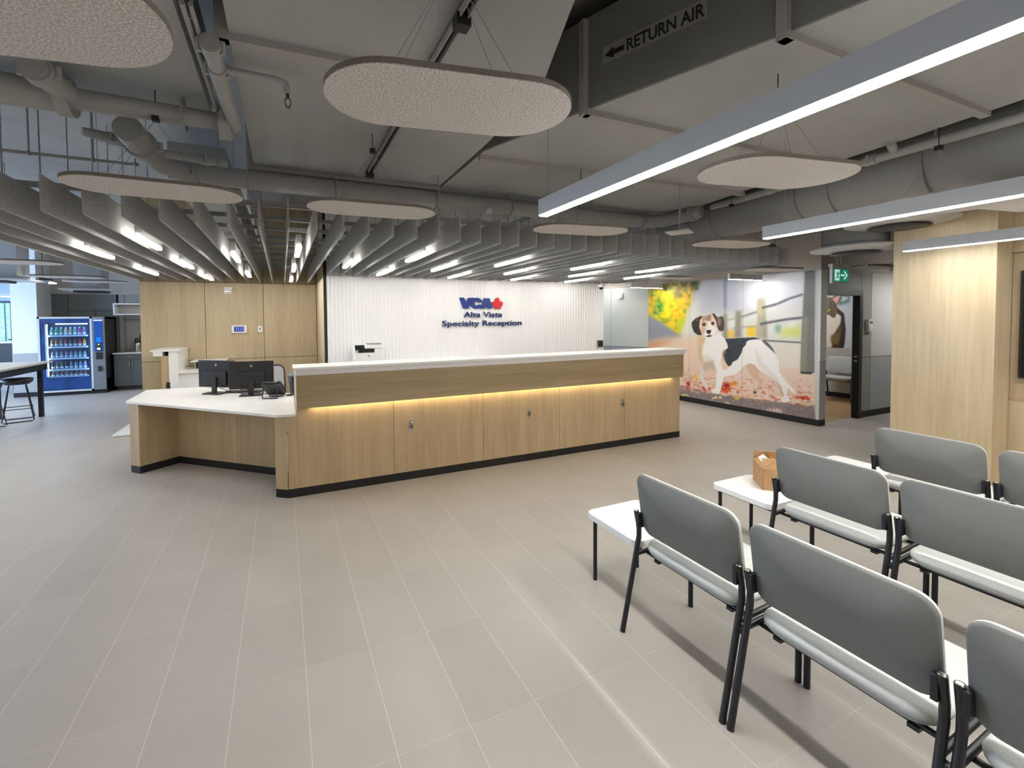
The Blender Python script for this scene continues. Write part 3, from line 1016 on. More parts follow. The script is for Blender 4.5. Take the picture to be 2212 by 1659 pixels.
def fit_text(s, x0, x1, z0, z1, y, depth, bold, ref=None):
    """cap letters between z0 (baseline) and z1, spread from x0 to x1 in a plane of constant y"""
    mb = text_mb(s, 1.0, 0.01, Matrix.Identity(4), bold)
    xs_ = [v[0] for v in mb.v]
    cap = 0.729 if ref is None else ref
    sx_ = (x1 - x0) / (max(xs_) - min(xs_))
    sz_ = (z1 - z0) / cap
    mn = min(xs_)
    mb.v = [(x0 + (v[0] - mn) * sx_, y + (0 if v[2] > 0 else depth), z0 + v[1] * sz_) for v in mb.v]
    return mb


obj('name_line', fit_text('Alta Vista', 2.945, 3.700, 1.695, 1.795, SGY - 0.004, 0.026, 0.0), NAVY, sg, world=True)
obj('name_line', fit_text('Specialty Reception', 2.541, 4.10, 1.540, 1.640, SGY - 0.004, 0.026, 0.0), NAVY, sg, world=True)

# ---- small devices on the walls
sb = thing('fire_strobe', 'white fire alarm strobe high on the oak wall', 'alarm', (-0.865, WY, 2.2))
obj('strobe_base', BX(-0.930, -0.798, WY - 0.035, WY, 2.145, 2.275), WPAINT, sb, 0.012, world=True)
obj('strobe_lens', BX(-0.915, -0.815, WY - 0.055, WY - 0.034, 2.165, 2.205), STEEL, sb, 0.008, world=True)
tp = thing('wall_panel_display', 'white wall controller with dark blue bar display on the oak wall', 'controller', (-0.70, WY, 1.51))
obj('controller_frame', BX(-0.828, -0.578, WY - 0.03, WY, 1.443, 1.588), WPAINT, tp, 0.006, world=True)
obj('blue_display', BX(-0.785, -0.625, WY - 0.033, WY - 0.029, 1.472, 1.562), mat('dark blue screen', (0.01, 0.02, 0.15), 0.3, emit=(0.02, 0.06, 0.5), es=0.15), tp, world=True)
bb = MB()
for i in range(4):
    bb.box(-0.755 + i * 0.036, -0.742 + i * 0.036, WY - 0.035, WY - 0.032, 1.485, 1.552)
obj('bar_readout', bb, mat('pale blue bars', (0.3, 0.4, 0.9), 0.3, emit=(0.25, 0.35, 0.9), es=0.15), tp, world=True)
ts = thing('thermostat', 'small white thermostat right of the wall controller', 'thermostat', (-0.365, WY, 1.51))
obj('thermostat_body', BX(-0.405, -0.328, WY - 0.025, WY, 1.452, 1.572), WPAINT, ts, 0.006, world=True)
obj('thermostat_button', BX(-0.378, -0.355, WY - 0.028, WY - 0.024, 1.50, 1.53), MATS['mid grey plastic'], ts, world=True)
ac = thing('access_display', 'small black framed display at the right edge of the fluted wall', 'display', (5.93, WWY, 1.12))
obj('display_frame', BX(5.862, 6.005, WWY - 0.03, WWY, 1.06, 1.205), mat('brown grey frame', (0.22, 0.18, 0.16), 0.5), ac, 0.005, world=True)
obj('display_screen', BX(5.880, 5.987, WWY - 0.034, WWY - 0.029, 1.078, 1.187), SCREEN, ac, world=True)
obj('display_box', BX(5.90, 5.99, WWY - 0.05, WWY, 0.99, 1.04), WPAINT, ac, world=True)
mxh = mxp @ Matrix.Translation((0.45, -0.03, 2.16))
hs = tag(obj('fire_horn', MB().box(-0.06, 0.06, 0, 0.03, -0.06, 0.06, mxh).tube([mxh @ Vector((0, -0.02, 0)), mxh @ Vector((0, 0.0, 0))], 0.045, 16), WPAINT),
         'white round alarm horn on the pale recess wall', 'alarm')
cs = thing('card_reader', 'white wall controller beside the black door frame', 'controller', (8.73, DY, 1.5))
obj('reader_body', BX(8.665, 8.80, DY - 0.02, DY + 0.03, 1.40, 1.60), WPAINT, cs, 0.006, world=True)
obj('reader_screen', BX(8.70, 8.77, DY - 0.024, DY - 0.019, 1.53, 1.57), MATS['mid grey plastic'], cs, world=True)
obj('reader_cover', BX(8.69, 8.78, DY - 0.026, DY - 0.019, 1.42, 1.49), WHITE, cs, world=True)

# ---- exit sign
es = thing('exit_sign', 'green running man exit sign with arrow hanging by the door', 'exit sign', (6.94, 3.6, 2.2))
obj('sign_case', BX(6.755, 7.135, 3.585, 3.62, 2.10, 2.325), HOUS, es, 0.004, world=True)
obj('sign_mount', MB().box(6.74, 7.16, 3.575, 3.63, 2.325, 2.36).tube([(6.90, 3.6, 2.36), (6.90, 3.6, HZ)], 0.008).tube([(6.98, 3.6, 2.36), (6.98, 3.6, HZ)], 0.008), HOUS, es, world=True)
obj('green_face', BX(6.785, 7.120, 3.580, 3.585, 2.125, 2.295), mat('exit green', (0.0, 0.16, 0.07), 0.4, emit=(0.0, 0.30, 0.13), es=0.22), es, world=True)
EXW = mat('exit white', (0.45, 0.62, 0.66), 0.4, emit=(0.65, 0.95, 1.0), es=0.30)
EXG = MATS['exit green']
mb = MB()
xz(mb, [(6.80, 2.14), (6.905, 2.14), (6.905, 2.285), (6.80, 2.285)], 3.577, 3.580)
obj('doorway_pictogram', mb, EXW, es, world=True)
mb = MB()
for pl in ([(6.845, 2.20), (6.872, 2.20), (6.878, 2.245), (6.85, 2.245)],       # trunk
           [(6.853, 2.252), (6.868, 2.252), (6.871, 2.266), (6.855, 2.268)],     # head
           [(6.845, 2.205), (6.832, 2.18), (6.81, 2.172), (6.812, 2.163), (6.84, 2.168), (6.862, 2.20)],
           [(6.855, 2.205), (6.872, 2.205), (6.888, 2.178), (6.885, 2.15), (6.877, 2.15), (6.877, 2.175)],
           [(6.85, 2.243), (6.83, 2.225), (6.822, 2.232), (6.842, 2.252)],
           [(6.876, 2.243), (6.892, 2.222), (6.902, 2.228), (6.886, 2.25)]):
    xz(mb, pl, 3.5745, 3.577)
obj('running_man', mb, EXG, es, world=True)
mb = MB()
for pl in ([(6.935, 2.20), (7.02, 2.20), (7.02, 2.225), (6.935, 2.225)],
           [(7.0, 2.268), (7.03, 2.268), (7.09, 2.2125), (7.06, 2.2125)], [(7.0, 2.157), (7.03, 2.157), (7.09, 2.2125), (7.06, 2.2125)]):
    xz(mb, pl, 3.577, 3.580)
obj('arrow_pictogram', mb, EXW, es, world=True)

# ============================================================ kitchenette, far left
KY = 14.0
kw = MB()
for x0, x1, z0, z1 in ((-5.25, -4.72, 0.1, PANT), (-4.71, -3.78, 1.95, PANT), (-4.71, -4.2, 0.1, 1.94), (-4.19, -3.74, 0.1, 1.94)):
    kw.box(x0, x1, KY, KY + 0.02, z0, z1)
struct('wall_kitchen', kw, CHAR)
kv = MB()
for x0, x1, z0, z1 in ((-3.73, -3.62, 0.1, PANT), (-3.61, -1.0, 1.72, PANT), (-3.61, -1.0, 0.92, 1.71)):
    kv.box(x0, x1, KY, KY + 0.02, z0, z1)
struct('wall_kitchen_panel', kv, mat('greige wall panel', (0.36, 0.35, 0.33), 0.5))
struct('wall_kitchen_core', BX(-5.25, -1.0, KY + 0.02, KY + 0.2, 0, HZ), SEAM)
struct('wall_kitchen_upper', BX(-5.25, -1.0, KY - 0.02, KY + 0.02, PANT, HZ), BEIGE)
struct('wall_column', MB().box(-5.47, -5.03, 13.3, 14.0, 0, HZ), WPAINT)
struct('trim_9', MB().box(-5.472, -5.028, 13.29, 13.3, 0.10, 0.98), GREYL)
struct('baseboard_column', MB().box(-5.475, -4.98, 13.28, 13.32, 0, 0.10), KICK)
cabk = thing('kitchen_cabinet', 'grey two door base cabinet beside the vending machine', 'cabinet', (-3.2, 13.7, 0))
obj('cabinet_body', BX(-3.72, -2.2, 13.47, 13.98, 0.10, 0.885), DKGREY, cabk, world=True)
obj('plinth', BX(-3.68, -2.2, 13.52, 13.95, 0, 0.10), mat('dark plinth', (0.05, 0.055, 0.06), 0.6), cabk, world=True)
for i in range(2):
    dd = obj('door', BX(-3.715 + i * 0.335, -3.385 + i * 0.335, 13.45, 13.47, 0.11, 0.745), DKGREY, cabk, world=True)
    hx = -3.41 if i == 0 else -3.355
    obj('handle', MB().tube([(hx, 13.44, 0.56), (hx, 13.425, 0.57), (hx, 13.425, 0.69), (hx, 13.44, 0.70)], 0.005, 6), STEEL, dd, world=True)
dd = obj('drawer', BX(-3.715, -3.05, 13.45, 13.47, 0.752, 0.88), DKGREY, cabk, world=True)
obj('handle', MB().tube([(-3.45, 13.44, 0.82), (-3.44, 13.425, 0.82), (-3.30, 13.425, 0.82), (-3.29, 13.44, 0.82)], 0.005, 6), STEEL, dd, world=True)
ks = tag(obj('kitchen_counter_slab', BX(-3.74, -2.2, 13.43, 13.98, 0.886, 0.912), WHITEV), 'pale counter slab on the grey kitchen cabinet', 'worktop')
hd = thing('wall_shelf_unit', 'pale wall box shelf above the kitchen counter', 'shelf', (-3.4, 13.8, 1.83))
obj('shelf_shell', MB().box(-3.74, -2.2, 13.6, 13.98, 1.83, 1.86).box(-3.74, -2.2, 13.6, 13.98, 2.09, 2.12).box(-3.74, -3.71, 13.6, 13.98, 1.86, 2.09), WHITE, hd, world=True)
obj('shelf_back', BX(-3.71, -2.2, 13.9, 13.98, 1.86, 2.09), GREYP, hd, world=True)
ol = tag(obj('wall_outlet', BX(-3.42, -3.37, KY - 0.012, KY, 1.10, 1.20), BLACKP), 'dark outlet on the kitchen wall panel', 'outlet')
for i, (x, y, lab) in enumerate(((-3.28, 13.62, 'clear coffee dispenser with black lid, nearer on the kitchen counter'),
                                 (-3.22, 13.82, 'clear coffee dispenser with black lid, behind the other on the counter'))):
    hgt = 0.0 if i == 0 else 0.10
    t = thing('coffee_dispenser', lab, 'dispenser', (x, y, 0.912), 0, 'coffee dispensers')
    obj('dispenser_jar', MB().lathe([(0.055, 0), (0.06, 0.02), (0.06, 0.20 + hgt), (0.045, 0.23 + hgt)], 0, 0, 16), STEEL, t)
    obj('dispenser_lid', MB().lathe([(0.05, 0.23 + hgt), (0.058, 0.25 + hgt), (0.055, 0.33 + hgt), (0.03, 0.35 + hgt)], 0, 0, 16), BLACKP, t)

# vending machine --------------------------------------------------------
vm = thing('vending_machine', 'blue glass front drinks vending machine against the grey kitchen wall', 'vending machine', (-4.38, 13.5, 0))
VX0, VX1, VY = -4.985, -3.79, 13.15
VB = mat('dark vending side', (0.02, 0.022, 0.026), 0.5)
VBL = mat('deep blue vending front', (0.008, 0.05, 0.20), 0.3, noise=((3, 3, 3), 0.5))
obj('shell', MB().box(VX0, VX0 + 0.03, VY + 0.06, 13.97, 0.06, 1.79).box(-3.96, VX1, VY + 0.04, 13.97, 0.06, 1.79)
    .box(VX0, VX1, 13.9, 13.97, 0.06, 1.79).box(VX0, VX1, VY + 0.06, 13.97, 1.74, 1.79).box(VX0, VX1, VY + 0.06, 13.97, 0.06, 0.34), VB, vm, world=True)
obj('plinth', BX(VX0 + 0.0, VX1, VY + 0.04, 13.95, 0, 0.06), KICK, vm, world=True)
dmb = MB()
dmb.box(VX0, VX0 + 0.04, VY, VY + 0.05, 0.08, 1.79).box(-4.06, -4.02, VY, VY + 0.05, 0.08, 1.79).box(VX0, -4.02, VY, VY + 0.05, 1.75, 1.79).box(VX0, -4.02, VY, VY + 0.05, 0.08, 0.12)
door = obj('door_frame', dmb, mat('pale door frame', (0.62, 0.66, 0.62), 0.4), vm, world=True)
obj('blue_graphics', MB().box(VX0 + 0.04, -4.06, VY + 0.01, VY + 0.03, 0.12, 0.42).box(VX0 + 0.04, -4.06, VY + 0.01, VY + 0.03, 1.64, 1.75)
    .box(VX0 + 0.04, VX0 + 0.13, VY + 0.01, VY + 0.03, 0.42, 1.64).box(-4.10, -4.06, VY + 0.01, VY + 0.03, 0.42, 1.64), VBL, door, world=True)
obj('door_glass', BX(VX0 + 0.13, -4.10, VY + 0.015, VY + 0.02, 0.42, 1.64), glass('vending glass', (0.75, 0.88, 1.0)), door, world=True)
obj('cabinet_interior', MB().box(VX0 + 0.05, -4.08, 13.62, 13.64, 0.40, 1.66).box(VX0 + 0.05, VX0 + 0.07, VY + 0.10, 13.62, 0.40, 1.66), mat('blue grey liner', (0.10, 0.16, 0.28), 0.6), vm, world=True)
VLED = mat('vending led', (0.8, 0.9, 1), 0.5, emit=(0.75, 0.88, 1.0), es=12)
obj('light_bar', MB().box(VX0 + 0.135, VX0 + 0.15, VY + 0.06, VY + 0.075, 0.44, 1.62).box(VX0 + 0.30, -4.12, VY + 0.06, VY + 0.075, 1.62, 1.64)
    .box(-4.10, -4.09, VY + 0.05, VY + 0.06, 0.44, 1.62), VLED, vm, world=True)
obj('control_column', MB().box(-4.015, VX1, VY, VY + 0.05, 0.09, 1.79), mat('grey vending column', (0.20, 0.21, 0.23), 0.4), vm, 0.006, world=True)
pn = obj('blue_panel', BX(-3.985, -3.825, VY - 0.006, VY, 0.98, 1.70), mat('blue control panel', (0.01, 0.07, 0.28), 0.3, emit=(0.0, 0.05, 0.3), es=0.25), vm, world=True)
obj('blue_light', BX(-3.985, -3.825, VY - 0.009, VY - 0.004, 1.695, 1.715), mat('blue led line', (0.1, 0.1, 1), 0.4, emit=(0.1, 0.15, 1.0), es=5), pn, world=True)
obj('touch_screen', BX(-3.94, -3.86, VY - 0.009, VY - 0.005, 1.20, 1.31), mat('blue touch screen', (0.0, 0.05, 0.6), 0.3, emit=(0.0, 0.1, 0.9), es=1.0), pn, world=True)
obj('payment_reader', MB().box(-3.94, -3.86, VY - 0.02, VY - 0.005, 0.99, 1.18), BLACKP, pn, world=True)
obj('payment_marks', MB().box(-3.915, -3.885, VY - 0.022, VY - 0.019, 1.13, 1.16), mat('yellow mark', (0.7, 0.6, 0.05), 0.4, emit=(0.7, 0.6, 0.05), es=0.6), pn, world=True)
obj('card_slot', MB().box(-3.93, -3.87, VY - 0.024, VY - 0.019, 1.02, 1.07), mat('pale green display', (0.6, 0.8, 0.5), 0.4, emit=(0.5, 0.8, 0.4), es=0.5), pn, world=True)
obj('delivery_port', MB().box(-3.96, -3.84, VY - 0.012, VY, 0.80, 0.96).box(-3.93, -3.86, VY - 0.02, VY - 0.01, 0.52, 0.64), BLACKP, vm, world=True)
SZ = [1.365, 1.105, 0.845, 0.590, 0.425]
SHN = ['top', 'second', 'third', 'fourth', 'bottom']
BC = [[(0.05, 0.3, 0.28), (0.05, 0.35, 0.15), (0.05, 0.35, 0.15), (0.6, 0.4, 0.35), (0.5, 0.3, 0.12), (0.1, 0.35, 0.3), (0.4, 0.03, 0.2), (0.35, 0.1, 0.35)],
      [(0.35, 0.15, 0.05), (0.45, 0.15, 0.05), (0.35, 0.15, 0.08), (0.4, 0.08, 0.05), (0.08, 0.06, 0.06), (0.08, 0.1, 0.1), (0.6, 0.01, 0.02), (0.8, 0.4, 0.02)],
      [(0.25, 0.28, 0.35)] * 5 + [(0.2, 0.35, 0.35)] * 3,
      [(0.05, 0.04, 0.04), (0.08, 0.14, 0.06), (0.03, 0.12, 0.04), (0.03, 0.02, 0.02), (0.1, 0.25, 0.3), (0.2, 0.3, 0.4), (0.2, 0.3, 0.5), (0.3, 0.35, 0.45)],
      [(0.14, 0.05, 0.06)] * 6 + [(0.1, 0.05, 0.08), (0.35, 0.04, 0.06)]]
CN = {0: ['teal', 'green', 'green', 'pink', 'amber', 'teal', 'magenta', 'purple'],
      1: ['brown', 'orange brown', 'brown', 'dark red', 'black', 'black', 'bright red', 'orange'],
      2: ['clear'] * 5 + ['aqua'] * 3, 3: ['black', 'olive', 'green', 'black', 'aqua', 'blue', 'blue', 'pale blue'],
      4: ['dark brown'] * 6 + ['plum', 'red']}
BH = [0.185, 0.19, 0.17, 0.19, 0.12]
WCAP = mat('white cap', (0.75, 0.8, 0.85), 0.4)
for s_ in range(5):
    shf = obj('shelf', BX(VX0 + 0.15, -4.11, VY + 0.09, 13.6, SZ[s_] - 0.02, SZ[s_]), mat('white wire shelf', (0.65, 0.72, 0.8), 0.5), vm, world=True)
    obj('price_rail', BX(VX0 + 0.16, -4.11, VY + 0.08, VY + 0.09, SZ[s_] - 0.025, SZ[s_] + 0.01), WPAINT, shf, world=True)
    proto = None
    for c_ in range(8):
        bxx = VX0 + 0.20 + c_ * 0.0825
        t = thing('drink_bottle', '%s drink bottle on the %s shelf of the vending machine, %s from the left' % (CN[s_][c_], SHN[s_], ORD[c_]),
                  'bottle', (bxx, VY + 0.14, SZ[s_] + 0.0005), 0, 'bottles in the vending machine')
        hh = BH[s_]
        obj('bottle_body', MB().lathe([(0.026, 0), (0.03, 0.01), (0.03, hh * 0.55), (0.026, hh * 0.66), (0.013, hh * 0.88), (0.012, hh * 0.9)], 0, 0, 12),
            mat('drink %d %d' % (s_, c_), BC[s_][c_], 0.15), t)
        obj('bottle_cap', MB().lathe([(0.014, hh * 0.9), (0.014, hh)], 0, 0, 10), BLACKP if s_ in (1, 2, 3) else WCAP, t)
        obj('bottle_label', MB().lathe([(0.031, hh * 0.12), (0.031, hh * 0.36)], 0, 0, 12), WCAP, t)

# tall table with wire stools ---------------------------------------------
tt = thing('bar_table', 'tall pale topped table with black legs at the left edge', 'table', (-4.2, 9.4, 0))
obj('table_top', BX(-4.62, -3.80, 8.3, 10.55, 0.945, 0.975), mat('pale laminate', (0.62, 0.56, 0.50), 0.4), tt, 0.003, world=True)
obj('apron', MB().box(-4.55, -3.86, 8.38, 8.41, 0.83, 0.945).box(-4.55, -3.86, 10.45, 10.48, 0.83, 0.945).box(-3.88, -3.86, 8.38, 10.48, 0.83, 0.945)
    .box(-4.55, -4.53, 8.38, 10.48, 0.83, 0.945), BLACK, tt, world=True)
for x, y in ((-3.92, 10.38), (-4.50, 10.42), (-3.92, 8.45), (-4.50, 8.45)):
    obj('leg', MB().box(x - 0.03, x + 0.03, y - 0.03, y + 0.03, 0, 0.94), BLACK, tt, world=True)


def stool(label, x, y, rz):
    t = thing('wire_stool', label, 'stool', (x, y, 0), rz, 'wire stools')
    obj('seat_shell', MB().lathe([(0.05, 0.62), (0.15, 0.625), (0.19, 0.66), (0.205, 0.72), (0.19, 0.715), (0.15, 0.66), (0.03, 0.65)], 0, 0, 20), BLACKP, t)
    for sgn in (-1, 1):
        obj('leg_loop', MB().tube([(-0.10, 0.12 * sgn, 0.62), (-0.19, 0.20 * sgn, 0.02), (-0.17, 0.20 * sgn, 0.008), (0.17, 0.20 * sgn, 0.008),
                                   (0.19, 0.20 * sgn, 0.02), (0.10, 0.12 * sgn, 0.62)], 0.008, 8), BLACK, t)
    f = 0.175
    obj('foot_ring', MB().tube([(-f, -0.185, 0.22), (f, -0.185, 0.22), (f, 0.185, 0.22), (-f, 0.185, 0.22), (-f, -0.185, 0.22)], 0.007, 8), BLACK, t)
    return t


stool('black wire stool tucked under the far end of the tall table', -4.12, 10.12, 0.35)
stool('black wire stool at the middle of the tall table, cut by the frame edge', -4.22, 9.42, 0.2)

# lounge armchairs and window ledge ----------------------------------------


def armchair(label, x, y, rz):
    t = thing('armchair', label, 'armchair', (x, y, 0), rz, 'lounge armchairs')
    LW = mat('pale lounge fabric', (0.62, 0.66, 0.70), 0.8)
    obj('seat_cushion', BX(-0.28, 0.28, -0.28, 0.28, 0.32, 0.46), LW, t, 0.03)
    obj('back_cushion', BX(-0.28, 0.28, 0.20, 0.32, 0.44, 0.88), LW, t, 0.04)
    for sgn in (-1, 1):
        obj('armrest', MB().tube([(0.32 * sgn, -0.30, 0.0), (0.32 * sgn, -0.30, 0.60), (0.32 * sgn, 0.0, 0.64), (0.32 * sgn, 0.30, 0.60), (0.32 * sgn, 0.34, 0.0)], 0.018, 8), BLACK, t)
    obj('rail', MB().tube([(-0.32, -0.26, 0.33), (0.32, -0.26, 0.33)], 0.014, 8).tube([(-0.32, 0.26, 0.33), (0.32, 0.26, 0.33)], 0.014, 8), BLACK, t)
    return t


armchair('pale lounge armchair left of the kitchen column', -6.15, 14.6, 2.4)
armchair('pale lounge armchair half hidden by the left frame edge', -6.3, 13.4, 0.4)
lg_ = thing('window_ledge', 'dark edged counter ledge under the lounge window', 'counter', (-7.4, 17.5, 0))
obj('ledge_top', BX(-8.4, -6.3, 17.3, 17.9, 1.08, 1.12), WPAINT, lg_, world=True)
obj('ledge_body', BX(-8.3, -6.35, 17.35, 17.85, 0.0, 1.08), BLACKP, lg_, world=True)

# chair and print room: bench chair inside the exam room
ec = dup(CH0, (10.27, 5.18, 0), PI + math.atan2(cd.y, cd.x) - PI / 2, label='grey chair with black legs inside the room beyond the door', group='ganged lobby chairs')
del ec['group']

# ============================================================ ceiling: ducts
DZ = 3.0


def flange(parent, name, pts, w=0.05, hgt=0.035, side=None, wtop=3.56):
    """angle iron under (and optionally up the side of) a duct"""
    mb_ = MB()
    a, b = Vector((*pts[0], 0)), Vector((*pts[1], 0))
    d_ = (b - a).normalized()
    n2 = Vector((-d_.y, d_.x, 0)) * w / 2
    mb_.prism([tuple((a - n2)[:2]), tuple((b - n2)[:2]), tuple((b + n2)[:2]), tuple((a + n2)[:2])], DZ - hgt, DZ + 0.002)
    if side:
        for p in side:
            mb_.box(p[0] - 0.03, p[0] + 0.03, p[1] - w / 2, p[1] + w / 2, DZ - hgt, wtop)
    return obj(name, mb_, DUCTD, parent)


dL = thing('air_duct', 'wide grey rectangular duct overhead, left of the return air duct', 'duct')
obj('duct_body', MB().prism([(-0.205, -1.5), (0.05, -1.5), (1.15, 1.59), (1.40, 2.26), (1.455, 3.11), (1.475, 4.36), (-0.19, 4.36)], DZ, 3.58), DUCT, dL)
flange(dL, 'duct_flange', [(-0.235, 2.42), (1.43, 2.36)], side=[(-0.225, 2.42)])
flange(dL, 'duct_flange', [(-0.215, 4.37), (1.49, 4.36)], side=[(-0.21, 4.37)])
flange(dL, 'duct_flange', [(-0.235, 0.5), (0.75, 0.5)])
dR = thing('air_duct', 'grey duct overhead with RETURN AIR lettering and an arrow on its side', 'duct')
obj('duct_body', MB().prism([(3.1, -1.5), (2.21, 1.38), (1.82, 2.39), (1.50, 3.30), (1.50, 4.50), (4.76, 4.54), (4.52, 3.2), (4.36, 1.82), (4.24, 1.21), (3.95, -1.5)], DZ, 3.575),
    DUCT, dR)
# the darker side sheet that carries the writing
sA, sB = Vector((1.818, 2.39, 0)), Vector((3.098, -1.5, 0))
sd = Vector((0.39, -1.01, 0)).normalized()
sn = Vector((sd.y, -sd.x, 0))
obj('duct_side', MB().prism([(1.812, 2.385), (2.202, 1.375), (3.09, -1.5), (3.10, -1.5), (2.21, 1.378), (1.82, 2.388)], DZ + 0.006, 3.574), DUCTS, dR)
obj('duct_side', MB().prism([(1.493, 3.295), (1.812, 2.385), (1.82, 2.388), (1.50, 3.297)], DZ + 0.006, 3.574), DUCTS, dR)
flange(dR, 'duct_flange', [(1.80, 2.39), (4.44, 2.39)], side=[(1.81, 2.395)])
flange(dR, 'duct_flange', [(2.165, 1.38), (4.27, 1.38)], side=[(2.20, 1.385)])
flange(dR, 'duct_flange', [(1.50, 3.38), (4.58, 3.30)])
flange(dR, 'duct_flange', [(1.50, 4.50), (4.76, 4.54)])
# RETURN AIR, reading from r1 towards the camera
tm = text_mb('RETURN AIR', 1.0, 0.01, Matrix.Identity(4), 0.012)
tx = [v[0] for v in tm.v]
mn, ww_ = min(tx), max(tx) - min(tx)
base = Vector((1.82, 2.39, 0))
off = sn * 0.012
if off.x > 0:
    off = -off


def side_pt(s_, z, dd_=0.0):
    p = base + sd * s_ + off * (1 + dd_)
    return (p.x, p.y, z)


s0, s1 = 0.282, 0.717
tm.v = [side_pt(s0 + (v[0] - mn) / ww_ * (s1 - s0), 3.253 + v[1] * 0.072 / 0.729, 0.3 if v[2] > 0 else 0.05) for v in tm.v]
obj('return_air_lettering', tm, BLK, dR)
ar = MB()
for pl in ([(0.135, 3.282), (0.195, 3.314), (0.195, 3.250)], [(0.19, 3.296), (0.262, 3.296), (0.262, 3.268), (0.19, 3.268)]):
    ar.add([side_pt(a, z, 0.3) for a, z in pl], [tuple(range(len(pl)))])
    ar.add([side_pt(a, z, 0.05) for a, z in pl], [tuple(range(len(pl)))])
obj('arrow', ar, BLK, dR)
bkp = MB()
bkp.add([side_pt(a, z, 0.02) for a, z in [(0.12, 3.235), (0.73, 3.235), (0.73, 3.34), (0.12, 3.34)]], [(0, 1, 2, 3)])
obj('label_backing', bkp, LABELB, dR)

dF = thing('air_duct', 'flat grey duct overhead at the left, above the elbowed pipes', 'duct')
obj('duct_body', MB().box(-3.4, -0.397, -1.5, 3.57, 3.045, 3.5), DUCT, dF)
obj('duct_seam', MB().box(-3.4, -0.392, 3.54, 3.575, 3.033, 3.045), DUCTD, dF)
rl = tag(obj('channel_rail', MB().tube([(-0.345, 2.2, 2.97), (-0.335, 3.5, 2.97)], 0.012, 6).tube([(-0.315, 2.2, 2.97), (-0.305, 3.5, 2.97)], 0.010, 6)
             .tube([(-0.325, 2.3, 2.97), (-0.325, 2.3, HZ)], 0.008, 6).tube([(-0.325, 3.4, 2.97), (-0.325, 3.4, HZ)], 0.008, 6), RAIL),
         'pair of thin channel rails beside the white vertical-looking pipe overhead', 'rail')
dK = thing('air_duct', 'grey duct behind the left pipes, half hidden above the baffles', 'duct')
obj('duct_body', MB().box(-0.97, -0.48, 5.2, 9.0, 3.05, 3.4), DUCT, dK)

# round duct on the right
rd = thing('round_duct', 'large round grey duct running overhead to the right of the lamps', 'duct')
rp_ = [(5.06, 4.75, 2.92), (5.06, 4.2, 2.92), (5.06, 3.2, 2.92), (5.06, 2.2, 2.94), (5.07, 1.2, 2.98), (5.07, 0.0, 3.0)]
mat('mid grey duct seam', (0.2, 0.2, 0.195), 0.7)
obj('duct_body', MB().tube(rp_, [0.27, 0.27, 0.27, 0.28, 0.30, 0.30], 28), mat('mid grey duct', (0.30, 0.30, 0.295), 0.7), rd)
for y in (4.5, 4.2, 3.9, 2.9, 2.6, 1.9):
    obj('duct_seam', MB().tube([(5.06, y - 0.004, 2.92), (5.06, y + 0.004, 2.92)], 0.2725 if y > 3 else (0.279 if y > 2.3 else 0.289), 28), MATS['mid grey duct seam'], rd)
for y in (3.6, 1.6):
    obj('duct_hanger', MB().tube([(5.06, y, 3.19), (5.06, y, HZ)], 0.006, 6), BLACK, rd)
r2 = thing('round_duct', 'short grey round duct stub above the mural wall corner', 'duct')
obj('duct_body', MB().tube([(6.2, 4.35, 2.63), (6.65, 4.35, 2.63)], 0.11, 20), MATS['mid grey duct'], r2)
obj('duct_hanger', MB().tube([(6.45, 4.35, 2.7), (6.45, 4.35, HZ)], 0.006, 6), BLACK, r2)

# drum diffusers with square outlets near the oak pillar
for i, (x, y, z, lab) in enumerate(((6.05, 2.98, 2.42, 'round grey supply diffuser drum by the oak pillar, lower and nearer the exit sign'),
                                    (5.50, 2.35, 2.56, 'round grey supply diffuser drum above the third linear lamp'))):
    t = thing('ceiling_diffuser', lab, 'diffuser', (x, y, z), 0, 'supply diffusers')
    obj('drum', MB().lathe([(0.30, 0.06), (0.30, HZ - z)], 0, 0, 28), MATS['mid grey duct'], t)
    obj('diffuser_plate', MB().lathe([(0.20, -0.03), (0.42, 0.0), (0.43, 0.02), (0.30, 0.06)], 0, 0, 32), HOUS, t)
    obj('outlet_cone', MB().lathe([(0.10, -0.055), (0.24, -0.045), (0.20, -0.03)], 0, 0, 24), mat('dark outlet', (0.05, 0.04, 0.04), 0.5), t)

# pipes -----------------------------------------------------------------------


def pipe(name, label, pts, r, couplings=(), hangers=(), cat='pipe'):
    t = thing(name, label, cat)
    obj('pipe_run', MB().tube(pts, r, 20), PIPE, t)
    for c_, ax in couplings:
        c_ = Vector(c_)
        d_ = Vector(ax).normalized()
        rr = r[0] if isinstance(r, list) else r
        cm = MB().tube([c_ - d_ * 0.035, c_ + d_ * 0.035], rr * 1.22, 20)
        u_ = d_.cross(Vector((0, 0, 1)))
        u_ = u_.normalized() if u_.length > 0.1 else Vector((1, 0, 0))
        for sg_ in (-1, 1):
            p_ = c_ + u_ * sg_ * rr * 1.3
            cm.tube([p_ - Vector((0, 0, 0.03)), p_ + Vector((0, 0, 0.03))], rr * 0.18 + 0.006, 8)
        obj('coupling', cm, PIPE, t)
    for h_ in hangers:
        rr = r[0] if isinstance(r, list) else r
        obj('pipe_hanger', MB().tube([(h_[0], h_[1], h_[2] + rr * 0.8), (h_[0], h_[1], h_[3] if len(h_) > 3 else HZ)], 0.006, 6).tube(
            [(h_[0], h_[1] + rr * 1.08 * math.cos(a), h_[2] + rr * 1.08 * math.sin(a)) for a in [2 * PI * k_ / 16 for k_ in range(17)]], 0.008, 6), RAIL, t)
    return t


